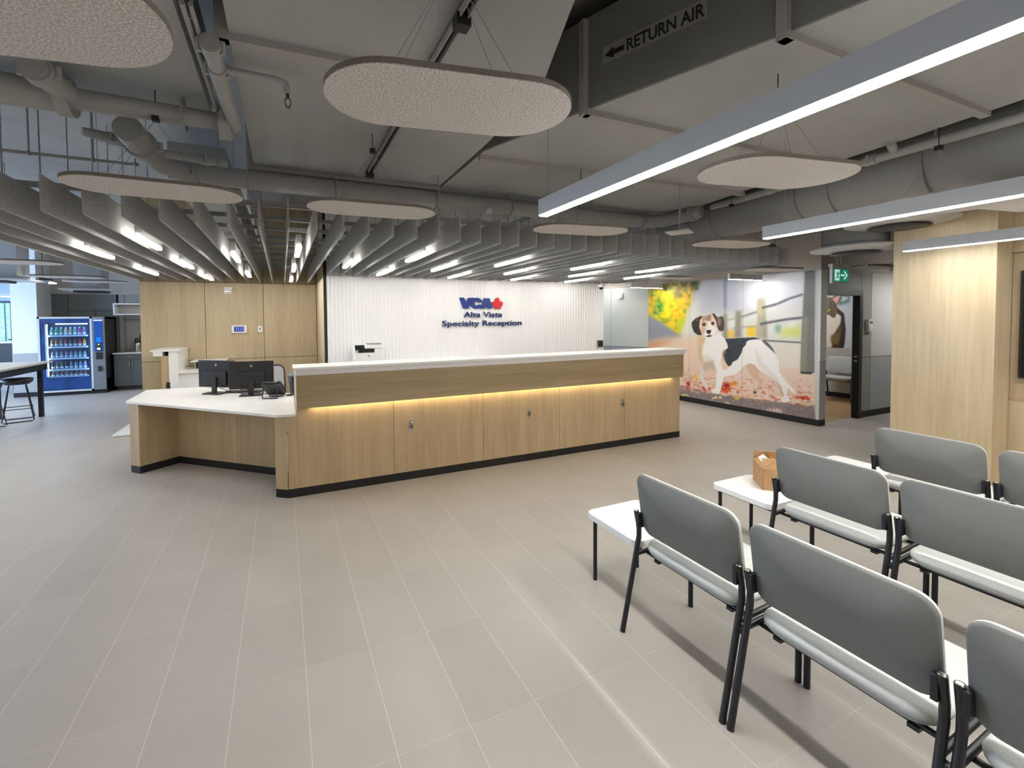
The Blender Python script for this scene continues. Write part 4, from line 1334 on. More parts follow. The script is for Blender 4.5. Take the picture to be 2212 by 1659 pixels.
pipe('sprinkler_main', 'thick grey pipe crossing the ceiling just in front of the baffles',
     [(-0.87, 3.55, 2.90), (-0.86, 3.85, 2.89), (-0.82, 4.12, 2.88), (-0.70, 4.30, 2.88), (-0.50, 4.36, 2.88), (4.25, 4.40, 2.88), (4.5, 4.32, 2.90), (4.62, 4.10, 2.93), (4.66, 3.9, 2.95)],
     0.082, couplings=[((-0.86, 3.82, 2.89), (0, 1, 0)), ((-0.62, 4.35, 2.88), (1, 0, 0)), ((4.20, 4.40, 2.88), (1, 0, 0)), ((4.64, 4.0, 2.94), (0.1, -1, 0))],
     hangers=[(0.48, 4.37, 2.88, 2.967), (2.3, 4.38, 2.88, 2.999), (1.45, 4.37, 2.88, 2.967)])
pipe('sprinkler_branch', 'grey pipe at the upper left narrowing towards the vertical-looking riser',
     [(-3.0, 3.25, 2.93), (-1.15, 3.28, 2.93), (-1.02, 3.28, 2.93), (-0.24, 3.30, 2.93)], [0.085, 0.083, 0.058, 0.052],
     couplings=[((-1.08, 3.28, 2.93), (1, 0, 0)), ((-0.30, 3.30, 2.93), (1, 0, 0))], hangers=[(-1.50, 3.27, 2.93, 3.044), (-0.52, 3.29, 2.93, 3.044)])
pipe('sprinkler_branch', 'pale grey pipe running towards the viewer in the dark gap between ducts',
     [(-0.27, 2.38, 2.93), (-0.265, 2.75, 2.92), (-0.245, 3.30, 2.91)], 0.036,
     couplings=[((-0.27, 2.42, 2.93), (0, 1, 0)), ((-0.266, 2.62, 2.925), (0, 1, 0))])
sp2 = pipe('sprinkler_pipe', 'short grey pipe with a sprinkler head below the left duct',
           [(-0.24, 2.62, 2.93), (0.0, 2.62, 2.93), (0.045, 2.62, 2.92), (0.055, 2.62, 2.87)], 0.02)
obj('sprinkler_head', MB().tube([(0.055, 2.62, 2.87), (0.055, 2.62, 2.845)], 0.009, 8)
    .tube([(0.050, 2.62, 2.85), (0.041, 2.62, 2.835), (0.041, 2.62, 2.815), (0.055, 2.62, 2.80), (0.069, 2.62, 2.815), (0.069, 2.62, 2.835), (0.060, 2.62, 2.85)], 0.003, 6)
    .lathe([(0.014, 2.797), (0.014, 2.80)], 0.055, 2.62, 12), mat('brass dark', (0.10, 0.05, 0.05), 0.4, 0.6), sp2)
pipe('sprinkler_branch', 'grey pipe elbow with a round end cap above the left felt cloud',
     [(-1.12, 3.02, 2.965), (-1.10, 3.12, 2.955), (-1.05, 3.28, 2.93)], 0.060, couplings=[((-1.11, 3.06, 2.96), (0.1, 1, -0.1))])
pipe('sprinkler_branch', 'thin grey pipe behind the thick main with a stub head',
     [(-0.80, 3.98, 2.90), (-0.36, 4.05, 2.90)], 0.03, couplings=[((-0.50, 4.03, 2.90), (1, 0, 0))], hangers=[(-0.42, 4.04, 2.90)])
pipe('sprinkler_branch', 'thin grey pipe with scattered fittings left of the thick elbow',
     [(-1.15, 3.72, 2.90), (-1.0, 3.80, 2.90), (-0.87, 3.80, 2.90)], [0.028, 0.038, 0.03], couplings=[((-1.02, 3.79, 2.90), (1, 0.3, 0))])
pipe('conduit', 'thin dark conduit crossing the wall behind the left pipes', [(-3.4, 4.33, 2.90), (-1.0, 4.35, 2.90)], 0.012,
     hangers=[(-1.65, 4.34, 2.9), (-1.28, 4.34, 2.9), (-1.02, 4.34, 2.9)])
pR = pipe('sprinkler_branch', 'grey pipe beside the round duct, running out past the far lamps',
          [(4.66, 3.75, 2.96), (4.62, 3.3, 2.95), (4.50, 2.4, 2.95), (4.42, 1.2, 2.95), (4.4, 0.0, 2.95)], 0.036,
          couplings=[((4.57, 3.0, 2.95), (0.1, 1, 0)), ((4.47, 2.1, 2.95), (0.1, 1, 0))], hangers=[(4.56, 2.95, 2.95), (4.46, 1.7, 2.95)])
obj('side_stub', MB().tube([(4.50, 2.35, 2.95), (4.28, 2.28, 2.93), (4.22, 2.26, 2.92)], [0.027, 0.027, 0.036], 12), PIPE, pR)
obj('side_stub', MB().tube([(4.49, 1.95, 2.96), (4.30, 1.9, 2.99)], 0.03, 12), PIPE, pR)
pipe('cross_pipe', 'grey pipe running away above the baffles over the oak wall', [(-0.30, 4.6, 2.95), (-0.28, 9.1, 2.95)], 0.035, hangers=[(-0.29, 6.0, 2.95)])

# unistrut channels along y under the ducts, with black fixing blocks
for (x, y0, y1, lab) in ((0.74, 0.6, 4.15, 'slotted channel under the left duct holding black fixing blocks'),
                         (2.95, 4.56, 6.2, 'slotted channel above the baffles, right of the thick pipe')):
    t = thing('strut_channel', lab, 'strut')
    z = 2.955
    obj('channel', MB().box(x - 0.022, x - 0.014, y0, y1, z, z + 0.04).box(x + 0.014, x + 0.022, y0, y1, z, z + 0.04).box(x - 0.022, x + 0.022, y0, y1, z + 0.036, z + 0.04), RAIL, t)
    obj('channel_slots', BX(x - 0.012, x + 0.012, y0, y1, z + 0.030, z + 0.036), BLK, t)
    for yy in ((1.84, 4.05) if x < 1 else (4.7,)):
        obj('fixing_block', MB().box(x - 0.032, x + 0.032, yy - 0.03, yy + 0.03, z - 0.03, z + 0.02).tube([(x, yy, z + 0.04), (x, yy, 3.0)], 0.006, 6), BLK, t)

# ============================================================ felt baffles
BZ0, BZ1, BP = 2.352, 2.575, 0.1986
for i in range(-11, 32):
    x = 0.062 + BP * i
    y0 = 3.655 + 0.030 * max(-2.0, x)
    y1 = 9.19 if x < 0.61 else 7.37
    k = i + 11
    if k < 22:
        pos = '%s from its left end' % ORD[k]
    else:
        pos = '%s from its right end' % ORD[42 - k]
    o = tag(obj('ceiling_baffle', BX(x - 0.0055, x + 0.0055, y0, y1, BZ0, BZ1), FELT),
            'grey felt blade of the ceiling baffle field, %s' % pos, 'baffle', 'felt ceiling baffles')
# carrier rails the baffles hang from
RY = [3.98, 4.5, 5.0, 5.56, 6.0, 6.5, 7.0, 7.6, 8.3, 8.8]
for j, y in enumerate(RY):
    x1 = 6.25 if y < 7.3 else 0.6
    t = thing('baffle_rail', 'grey carrier rail across the tops of the baffles, %s from the front' % ORD[j], 'rail', (0, y, 2.6), 0, 'baffle carrier rails')
    obj('rail_bar', BX(-2.16, x1, -0.016, 0.016, -0.024, 0.012), RAIL, t)
    for x in ([-1.65, -0.22, 0.45] if y > 7.3 else [-1.65, -0.22, 1.35, 2.9, 4.4, 5.9]):
        top = 3.0 if (y < 4.6 and 1.4 < x < 4.6) or (y < 4.3 and x == 1.35) else HZ
        obj('drop_rod', MB().tube([(x, 0, 0.01), (x, 0, top - 2.601)], 0.005, 6), RAIL, t)

# pendants between the baffles
PXs = [0.161 + 0.5958 * k for k in range(-3, 10)]
PY = {-3: (5.27, 7.13), -2: (4.38, 6.07, 7.87), -1: (5.15, 7.10), 0: (4.46, 6.05, 7.8), 1: (5.36,), 2: (4.47, 6.22), 3: (5.36,), 4: (4.55, 6.33),
      5: (5.45,), 6: (4.56, 6.37), 7: (5.46,), 8: (4.58, 6.44), 9: (5.50,)}


def pendant():
    t = thing('pendant_lamp', 'x', 'lamp')
    obj('lamp_housing', BX(-0.022, 0.022, 0.01, 0.69, 0.012, 0.11), HOUS, t)
    obj('lamp_diffuser', MB().prism(stadium(0.35, 0, 0.70, 0.046, 6), -0.012, 0.012, Matrix.Translation((0, 0, 0)) @ Matrix.Rotation(PI / 2, 4, 'Z')), PEND, t)
    obj('lamp_cable', MB().tube([(0, 0.35, 0.11), (0, 0.35, HZ - 2.346)], 0.003, 6), RAIL, t)
    return t


P0 = pendant()
first = True
RN = ['front', 'second', 'third']
for k in range(-3, 10):
    for j, y in enumerate(PY[k]):
        lab = 'slim glowing lamp between the baffles, %s lamp of the %s column from the left' % (('nearest', 'second', 'third')[j], ORD[k + 3])
        if first:
            P0.location = (PXs[k + 3], y, 2.346)
            P0['label'] = lab
            P0['group'] = 'lamps in the baffle field'
            first = False
        else:
            dup(P0, (PXs[k + 3], y, 2.346), label=lab, group='lamps in the baffle field')

# linear lamps ------------------------------------------------------------------


def linear_lamp(label, x, y0, y1, z, w=0.060, hh=0.098, group='long linear lamps', along='y', cab=(0.3,), top=HZ):
    t = thing('linear_lamp', label, 'linear lamp', ((x, y1, z) if along == 'y' else (x, y0, z)), 0, group)
    L_ = abs(y1 - y0) if along == 'y' else y1
    if along == 'y':
        bx = lambda a, b, c, d_: BX(-c, c, -b, -a, d_[0], d_[1])
    else:
        bx = lambda a, b, c, d_: BX(a, b, -c, c, d_[0], d_[1])
    obj('lamp_housing', bx(0, L_, w / 2, (0.006, hh)), HOUS, t)
    obj('lamp_diffuser', bx(0.004, L_ - 0.004, w / 2 - 0.004, (0.0, 0.006)), LAMP, t)
    for c_ in cab:
        p = (0, -c_, hh) if along == 'y' else (c_, 0, hh)
        obj('lamp_cable', MB().tube([p, (p[0], p[1], top - z - 0.001)], 0.0022, 6), RAIL, t)
    return t


LX = [1.452, 3.53, 5.545]
linear_lamp('long white linear lamp sweeping across the upper right, the nearest one', LX[0], -3.0, 2.335, 2.28, cab=(0.06, 2.0, 3.5))
linear_lamp('long white linear lamp, second of the three at the upper right', LX[1], -3.0, 2.36, 2.28, cab=(0.15, 2.0, 3.5), top=3.0)
linear_lamp('long white linear lamp running close along the oak pillar', LX[2], -3.0, 2.33, 2.28, w=0.042, cab=(0.95, 2.0, 3.5))
linear_lamp('added unseen linear lamp left of the frame, lighting the aisle floor', -4.6, -1.0, 3.6, 2.28, cab=(0.3, 2.0))  # added lamp out of view, brightens the floor at the left
linear_lamp('added unseen linear lamp left of the frame before the tall table', -4.3, 4.3, 8.0, 2.28, cab=(0.3, 2.0))  # added out of view for more light on the left floor
linear_lamp('added unseen linear lamp left of the frame beyond the first table', -6.2, 8.0, 11.5, 2.35, cab=(0.3, 2.0))  # added out of view to light the kitchenette from the left
linear_lamp('added unseen linear lamp behind the oak wall, brightening the kitchenette', -1.6, 10.2, 13.2, 2.45, cab=(0.3, 2.0))  # added behind the oak wall to brighten the dark kitchenette
linear_lamp('short white linear lamp hanging across the right end of the mural', 6.40, 4.84, 0.77, 2.245, group='short linear lamps', along='x', w=0.036, hh=0.09, cab=(0.1, 0.67))
linear_lamp('short white linear lamp hanging across the left end of the mural', 6.28, 6.86, 0.82, 2.245, group='short linear lamps', along='x', w=0.036, hh=0.09, cab=(0.1, 0.7))
linear_lamp('short white linear lamp in the hall beside the oak pillar', 8.95, 3.35, 1.4, 2.30, group='short linear lamps', along='x', w=0.05, hh=0.06, cab=(0.1, 1.2))
linear_lamp('white linear lamp inside the room beyond the door', 8.3, 5.9, 1.6, 2.55, group='short linear lamps', along='x', w=0.06, hh=0.08, cab=(0.1, 1.4))
linear_lamp('white linear lamp over the recess behind the mural', 6.15, 8.3, 0.9, 2.55, group='short linear lamps', along='x', w=0.05, hh=0.08, cab=(0.1, 0.7))
sq = thing('square_pendant', 'small flat square pendant left of the round duct', 'lamp', (3.62, 3.28, 2.50))
obj('pendant_plate', BX(-0.11, 0.11, -0.11, 0.11, 0, 0.012, Matrix.Rotation(0.5, 4, 'Z')), HOUS, sq)
obj('pendant_box', BX(-0.03, 0.03, -0.03, 0.03, 0.012, 0.05), MATS['mid grey duct'], sq)
obj('pendant_stem', MB().tube([(0, 0, 0.05), (0, 0, 2.998 - 2.5)], 0.006, 6), RAIL, sq)
dc = thing('dome_camera', 'white dome camera hanging under the baffles at the right', 'camera', (5.75, 7.1, 2.26))
obj('camera_body', MB().lathe([(0.05, 0.0), (0.06, 0.02), (0.06, 0.05)], 0, 0, 18), WPAINT, dc)
obj('camera_dome', MB().lathe([(0.012, -0.045), (0.036, -0.03), (0.045, 0.0)], 0, 0, 18), SCREEN, dc)
obj('camera_bracket', MB().tube([(0, 0, 0.05), (0, 0, 0.10)], 0.012, 8).tube([(-0.25, 0, 0.03), (0.9, 0, 0.06)], 0.006, 6).tube([(0, 0, 0.1), (0, 0, HZ - 2.26)], 0.008, 6), WPAINT, dc)
sd_ = thing('smoke_detector', 'white round detector on the thick ceiling pipe', 'detector', (2.02, 4.30, 2.80))
obj('detector_body', MB().lathe([(0.028, -0.02), (0.034, 0.0), (0.034, 0.02)], 0, 0, 16), WPAINT, sd_)
obj('detector_stem', MB().tube([(0, 0, 0.02), (0, 0.03, 0.06)], 0.008, 6), WPAINT, sd_)
jb = thing('ceiling_sensor', 'grey boxed sensor hanging near the exit sign', 'sensor', (7.75, 3.3, 2.27))
obj('sensor_box', BX(-0.10, 0.10, -0.06, 0.06, 0, 0.11), mat('grey sensor', (0.25, 0.26, 0.26), 0.6), jb)
obj('sensor_stem', MB().tube([(0, 0, 0.11), (0, 0, HZ - 2.27)], 0.01, 6).tube([(-0.8, 0, 0.05), (1.6, 0, 0.09)], 0.014, 8), RAIL, jb)

# felt clouds ---------------------------------------------------------------------


def cloud(label, x, y, z, L_=0.90, W_=0.44, rz=-0.17, hub=0.42, group='suspended felt clouds', top=HZ - 0.002):
    t = thing('felt_cloud', label, 'acoustic panel', (x, y, z), rz, group)
    obj('felt_core', MB().prism(stadium(0, 0, L_, W_), 0.003, 0.022), FELTE, t)
    obj('felt_face', MB().prism(stadium(0, 0, L_ - 0.002, W_ - 0.002), 0.0, 0.003), FELTB, t)
    w_ = MB()
    for sx_, sy_ in ((-1, -1), (-1, 1), (1, -1), (1, 1)):
        w_.tube([(0.28 * L_ * sx_, 0.2 * W_ * sy_, 0.02), (0.0, 0, hub)], 0.0013, 5)
    obj('suspension_wire', w_, RAIL, t)
    obj('wire_hub', MB().box(-0.018, 0.018, -0.018, 0.018, hub - 0.01, hub + 0.02).tube([(0, 0, hub), (0, 0, top - z)], 0.003, 6), BLK, t)
    return t


cloud('speckled felt cloud cut off by the upper left corner', -0.72, 1.52, 2.45, L_=0.93, W_=0.52, top=3.044)
cloud('large speckled felt cloud above the sign, nearest the viewer', 0.59, 1.565, 2.45, W_=0.45, hub=0.5, top=2.999)
cloud('speckled felt cloud at the right of the near lamp strip', 2.52, 1.62, 2.45, W_=0.46, top=2.999)
cloud('speckled felt cloud cut off by the right frame edge', 4.30, 1.62, 2.45, hub=0.4, top=2.999)
cloud('speckled felt cloud in front of the left baffle ends', -0.66, 3.26, 2.45, W_=0.40, rz=0.03, top=3.044)
cloud('speckled felt cloud under the thick pipe, left of the sign', 0.62, 3.28, 2.45, W_=0.40, rz=-0.05, top=2.999)
cloud('speckled felt cloud below the end of the near lamp strip', 2.47, 3.33, 2.45, W_=0.40, rz=-0.12, top=2.999)
cloud('speckled felt cloud beside the end of the second lamp', 4.50, 3.38, 2.45, W_=0.42, rz=-0.12, top=2.999)
cloud('pale felt cloud above the right part of the mural wall', 6.42, 4.15, 2.32, L_=0.85, W_=0.40, hub=0.3)
cloud('pale felt cloud above the middle of the mural wall', 6.25, 5.8, 2.335, L_=0.8, W_=0.40, hub=0.3)
cloud('pale felt cloud between the second and third lamps near the oak wall', 5.10, 1.42, 2.48, L_=0.80, W_=0.34, hub=0.15, top=2.66)
cloud('pale felt cloud high in the kitchenette, left edge', -3.25, 7.9, 2.46, L_=1.1, W_=0.5, rz=0, hub=0.4, group='kitchenette felt clouds')
cloud('pale felt cloud in the kitchenette, above the vending machine', -3.35, 9.95, 2.44, L_=1.05, W_=0.5, rz=0, hub=0.4, group='kitchenette felt clouds')
cloud('pale felt cloud in the kitchenette, farthest and nearest the oak wall', -3.30, 11.1, 2.45, L_=1.0, W_=0.5, rz=0, hub=0.4, group='kitchenette felt clouds')
cloud('pale felt cloud over the hall right of the exit sign', 8.2, 3.7, 2.38, L_=0.9, W_=0.42, hub=0.3)

# kitchenette duct drops
for x0, x1, y, zb, lab in ((-5.6, -4.72, 12.0, 2.50, 'boxed duct drop with plate diffuser above the tall table'),
                           (-3.86, -3.42, 12.0, 2.32, 'boxed duct drop above the vending machine')):
    t = thing('duct_drop', lab, 'duct', ((x0 + x1) / 2, y, zb), 0, 'kitchenette duct drops')
    hw = (x1 - x0) / 2
    obj('duct_box', BX(-hw, hw, -0.25, 0.25, 0.03, HZ - zb - 0.002), DUCT, t)
    obj('diffuser_plate', MB().box(-hw - 0.2, hw + 0.2, -0.4, 0.4, 0.0, 0.03), HOUS, t)
    obj('diffuser_core', MB().prism([(-0.25, -0.2), (0.25, -0.2), (0.25, 0.2), (-0.25, 0.2)], -0.04, 0.0), BLACKP, t)
kp_ = pipe('kitchen_pipe', 'pale round pipe beside the duct drop in the kitchenette', [(-3.98, 12.45, 2.30), (-3.98, 12.45, 3.7)], 0.035)
tk = thing('track_spot', 'small black lamp with a lit end under the left duct drop', 'spot lamp', (-4.28, 12.0, 2.46))
obj('spot_arm', MB().tube([(-0.2, 0, 0.10), (0.0, 0, 0.06), (0, 0, 0.03)], 0.03, 8).tube([(-0.15, 0, 0.1), (-0.15, 0, HZ - 2.461)], 0.006, 6), BLACKP, tk)
obj('spot_lens', MB().lathe([(0.06, 0.0), (0.06, 0.02)], 0, 0, 14), LAMP, tk)
for k, (x, y, lab) in enumerate(((-6.6, 15.2, 'linear lamp in the lounge, left one of the pair'), (-6.25, 15.2, 'linear lamp in the lounge, right one beside the column'))):
    t = thing('linear_lamp', lab, 'linear lamp', (x, y, 2.32), 0, 'lounge lamps')
    obj('lamp_housing', BX(-0.15, 0.15, -0.04, 0.04, 0.01, 0.08), HOUS, t)
    obj('lamp_diffuser', BX(-0.148, 0.148, -0.035, 0.035, 0.0, 0.01), LAMP, t)
    obj('lamp_cable', MB().tube([(0, 0, 0.08), (0, 0, HZ - 2.32)], 0.003, 6), RAIL, t)

# ============================================================ printed photo murals
# Each print is painted once on a small canvas (artwork in image pixels: autumn fence with a hound; tabby cat) and carried by
# the vertex colours of its panels. IMG_PROJ maps a point of the panel plane through the camera to the image pixels the outlines are noted in.
IMG_PROJ = np.array([[1306.543408, 555.484626, -42.770896], [271.909601, 631.509794, -990.444229], [0.406779, 0.912937, -0.03281]])


class Canvas:
    def __init__(self, x0, y0, x1, y1, k, col):
        self.x0, self.y0, self.k = x0, y0, k
        self.w, self.h = int((x1 - x0) * k), int((y1 - y0) * k)
        self.a = np.ones((self.h, self.w, 3)) * np.array(col) / 255.0

    def mask(self, poly):
        p = np.array([((x - self.x0) * self.k, (y - self.y0) * self.k) for x, y in poly])
        m_ = np.zeros((self.h, self.w), bool)
        xa, xb = max(0, int(p[:, 0].min()) - 1), min(self.w, int(p[:, 0].max()) + 2)
        ya, yb = max(0, int(p[:, 1].min()) - 1), min(self.h, int(p[:, 1].max()) + 2)
        if xa >= xb or ya >= yb:
            return m_
        X, Y = np.meshgrid(np.arange(xa, xb) + 0.5, np.arange(ya, yb) + 0.5)
        ins = np.zeros(X.shape, bool)
        for i in range(len(p)):
            (ax, ay), (bx_, by) = p[i], p[(i + 1) % len(p)]
            if ay == by:
                continue
            c_ = ((Y >= min(ay, by)) & (Y < max(ay, by))) & (X < ax + (Y - ay) * (bx_ - ax) / (by - ay))
            ins ^= c_
        m_[ya:yb, xa:xb] = ins
        return m_

    def poly(self, poly, col, blur=0.0, op=1.0, rough=0.0):
        m_ = self.mask(poly).astype(float)
        if blur:
            m_ = gblur(m_, blur * self.k)
        c = np.array(col) / 255.0
        if rough:
            nz = gblur(rng.random((self.h, self.w)), 1.0)
            nz = (nz - nz.mean()) / nz.std()
            c = np.clip(c + nz[..., None] * rough / 255.0, 0, 1)
        m_ = (m_ * op)[..., None]
        self.a = self.a * (1 - m_) + c * m_

    def line(self, pts, wd, col, blur=0.0, op=1.0):
        for (ax, ay), (bx_, by) in zip(pts, pts[1:]):
            d_ = math.hypot(bx_ - ax, by - ay)
            nx_, ny_ = -(by - ay) / d_ * wd / 2, (bx_ - ax) / d_ * wd / 2
            self.poly([(ax + nx_, ay + ny_), (bx_ + nx_, by + ny_), (bx_ - nx_, by - ny_), (ax - nx_, ay - ny_)], col, blur, op)

    def dot(self, x, y, rx, ry, col, blur=0.0, op=1.0):
        self.poly([(x + rx * math.cos(t), y + ry * math.sin(t)) for t in np.linspace(0, 2 * PI, 17)[:-1]], col, blur, op)


def gblur(a, s):
    r = max(1, int(s * 2.5))
    k_ = np.exp(-0.5 * (np.arange(-r, r + 1) / max(s, 0.3)) ** 2)
    k_ /= k_.sum()
    p = np.pad(a, ((r, r), (r, r)), 'edge')
    o_ = np.zeros((a.shape[0], p.shape[1]))
    for i, w_ in enumerate(k_):
        o_ += w_ * p[i:i + a.shape[0], :]
    o2 = np.zeros(a.shape)
    for i, w_ in enumerate(k_):
        o2 += w_ * o_[:, i:i + a.shape[1]]
    return o2


def Z(pts, ox, oy, s):  # zoomed crop coordinates to image pixels
    return [(ox + x / s, oy + y / s) for x, y in pts]


def A4(pts):
    return Z(pts, 1380, 540, 3.95)


def D8(pts):
    return Z(pts, 1480, 670, 7.9)


C = Canvas(1392, 582, 1772, 930, 2.0, (198, 199, 206))
# sky and far background
C.poly(A4([(430, 200), (900, 180), (900, 560), (430, 560)]), (188, 190, 202), 10)
C.poly(A4([(560, 230), (720, 230), (700, 480), (600, 440)]), (170, 175, 190), 9, 0.6)
C.poly(A4([(900, 200), (1430, 170), (1430, 420), (900, 560)]), (226, 227, 233), 14)
C.poly(A4([(1100, 300), (1400, 270), (1400, 400), (1100, 520)]), (196, 196, 204), 9, 0.5)
C.poly(A4([(722, 240), (752, 240), (748, 620), (728, 620)]), (118, 132, 160), 2.0, 0.85)
C.poly(A4([(440, 560), (1400, 480), (1400, 800), (440, 780)]), (214, 214, 208), 8)
C.poly(A4([(340, 700), (440, 420), (520, 420), (520, 740), (340, 760)]), (222, 224, 216), 9)
# yellow autumn tree
C.poly(A4([(60, 330), (230, 280), (440, 270), (440, 420), (380, 620), (330, 740), (220, 640), (60, 560)]), (236, 198, 28), 5)
C.poly(A4([(60, 270), (520, 250), (500, 330), (420, 360), (300, 330), (60, 360)]), (84, 96, 30), 6)
C.poly(A4([(230, 280), (380, 280), (370, 345), (240, 330)]), (196, 120, 34), 5, 0.8)
C.poly(A4([(360, 270), (520, 262), (470, 330), (380, 330)]), (28, 52, 20), 5)
C.poly(A4([(60, 350), (150, 350), (150, 420), (60, 430)]), (56, 100, 30), 6)
C.poly(A4([(130, 450), (180, 400), (240, 440), (230, 520), (170, 580), (110, 560)]), (36, 118, 62), 4)
C.poly(A4([(300, 360), (360, 350), (370, 400), (320, 430)]), (70, 90, 50), 4, 0.8)
C.poly(A4([(380, 330), (440, 330), (440, 450), (380, 430)]), (240, 170, 30), 5)
C.poly(A4([(210, 440), (380, 420), (380, 560), (260, 620), (210, 560)]), (250, 226, 14), 6)
C.poly(A4([(300, 620), (400, 560), (345, 745)]), (190, 205, 30), 4)
C.poly(A4([(60, 420), (120, 420), (110, 540), (60, 560)]), (226, 170, 30), 5)
for k in range(260):
    x, y = random.uniform(80, 440), random.uniform(285, 700)
    if y > 560 + (x - 60) * 0.55 and x < 330:
        continue
    if x > 450 - (y - 420) * 0.45 and y > 420:
        continue
    c_ = random.choice([(250, 224, 20), (240, 200, 30), (226, 214, 40), (236, 168, 36), (120, 150, 40), (80, 120, 50), (210, 150, 40), (250, 230, 60)])
    C.dot(*A4([(x, y)])[0], random.uniform(2, 6), random.uniform(2, 6), c_, 1.4, 0.5)
for k in range(60):
    x, y = random.uniform(80, 500), random.uniform(265, 340)
    C.dot(*A4([(x, y)])[0], random.uniform(2, 5), random.uniform(2, 4), random.choice([(30, 50, 20), (60, 84, 30), (190, 120, 40), (110, 110, 40)]), 1.0, 0.6)
# grey fence running away
C.poly(A4([(40, 540), (130, 580), (250, 660), (380, 745), (300, 770), (40, 810)]), (138, 140, 150), 3)
for x in range(60, 330, 26):
    C.line(A4([(x, 560 + (x - 60) * 0.62), (x + 4, 790)]), 1.6, (168, 170, 180), 1.2, 0.5)
# ground
C.poly(A4([(30, 800), (180, 760), (430, 735), (800, 790), (1500, 960), (1520, 1600), (30, 1600)]), (228, 200, 178), 6)
C.poly(A4([(60, 800), (200, 770), (300, 780), (60, 860)]), (214, 150, 104), 5)
C.poly(A4([(1090, 790), (1395, 790), (1395, 1020), (1200, 1000), (1090, 900)]), (222, 214, 202), 5)
C.poly(A4([(430, 900), (1500, 1060), (1500, 1300), (430, 1170)]), (224, 198, 182), 6, 0.8)
# asphalt
C.poly(A4([(330, 1150), (430, 1175), (620, 1220), (900, 1262), (1150, 1290), (1500, 1330), (1520, 1700), (330, 1700)]), (134, 122, 120), 1.2, 1, 14)
# distant colour patches
C.poly(A4([(750, 690), (810, 680), (830, 750), (750, 750)]), (236, 190, 70), 3)
C.poly(A4([(925, 655), (1000, 650), (1000, 735), (925, 740)]), (240, 196, 26), 3)
C.poly(A4([(1165, 640), (1215, 635), (1215, 710), (1165, 710)]), (120, 168, 150), 3, 0.9)
C.poly(A4([(1210, 680), (1390, 640), (1390, 740), (1210, 745)]), (206, 214, 96), 6, 0.9)
C.poly(A4([(1260, 640), (1340, 600), (1330, 660)]), (240, 238, 230), 5, 0.8)
C.poly(A4([(780, 610), (830, 600), (830, 660), (790, 670)]), (226, 236, 232), 4)
C.poly(A4([(440, 620), (520, 600), (520, 740), (440, 740)]), (204, 206, 178), 6, 0.7)
# fence posts and rails
C.poly(A4([(718, 545), (752, 545), (758, 760), (716, 760)]), (142, 136, 118), 2.2, 0.9)
C.poly(A4([(826, 520), (876, 516), (876, 750), (818, 750)]), (140, 136, 120), 2.4, 0.95)
C.line(A4([(870, 575), (1010, 528)]), 3.2, (118, 114, 112), 1.4)
C.line(A4([(740, 600), (830, 585)]), 2.6, (150, 146, 140), 1.4, 0.8)
C.line(A4([(800, 670), (1010, 650)]), 3.0, (150, 148, 142), 1.4, 0.8)
C.poly(A4([(1006, 415), (1050, 405), (1082, 415), (1086, 600), (1095, 765), (1000, 750), (1012, 560)]), (176, 168, 144), 2.2)
C.poly(A4([(1020, 480), (1055, 480), (1050, 560), (1016, 560)]), (206, 190, 130), 2.4, 0.7)
C.poly(A4([(1062, 560), (1095, 620), (1095, 765), (1060, 740)]), (150, 146, 134), 2.4, 0.7)
C.line(A4([(1050, 496), (1180, 462), (1290, 414), (1400, 380)]), 4.6, (92, 88, 92), 1.2)
C.line(A4([(1035, 634), (1150, 612), (1270, 592), (1400, 578)]), 5.0, (88, 86, 92), 1.2)
C.line(A4([(1060, 772), (1230, 782), (1400, 792)]), 3.0, (92, 88, 90), 0.8)
C.poly(A4([(1420, 160), (1505, 160), (1500, 1050), (1380, 1045), (1385, 850), (1395, 600), (1412, 330)]), (112, 108, 98), 0.8, 1, 6)
C.poly(A4([(1385, 850), (1400, 600), (1440, 560), (1430, 1040), (1380, 1040)]), (138, 132, 106), 2.2, 0.8)
C.poly(A4([(1420, 160), (1505, 160), (1500, 600), (1410, 560)]), (92, 92, 88), 4, 0.7)
C.poly(A4([(1378, 1040), (1490, 1042), (1470, 1062), (1384, 1056)]), (40, 36, 36), 1)
# leaf litter
LEAF = [(214, 130, 108), (190, 84, 66), (226, 160, 128), (236, 196, 172), (176, 92, 78), (240, 216, 194), (216, 150, 100), (166, 120, 110), (244, 224, 210), (232, 200, 186), (220, 176, 160)]
for k in range(900):
    x = random.uniform(345, 1490)
    lo = 985 + (x - 345) * 0.075
    hi = 1195 + (x - 345) * 0.125
    y = lo + (hi - lo) * random.random() ** 0.6
    w_ = random.uniform(5, 22) * (0.4 + (y - lo) / (hi - lo))
    C.dot(*A4([(x, y)])[0], w_ / 3.95 / 1.2, w_ / 3.95 / 3.4, random.choice(LEAF), 0.4, 0.6)
for k in range(46):
    x, y = random.uniform(345, 1480), 0
    y = 1240 + (x - 345) * 0.16 + random.uniform(-10, 90)
    C.dot(*A4([(x, y)])[0], random.uniform(1.0, 3.2), random.uniform(0.4, 0.9), (190, 178, 150), 0.3, 0.7)
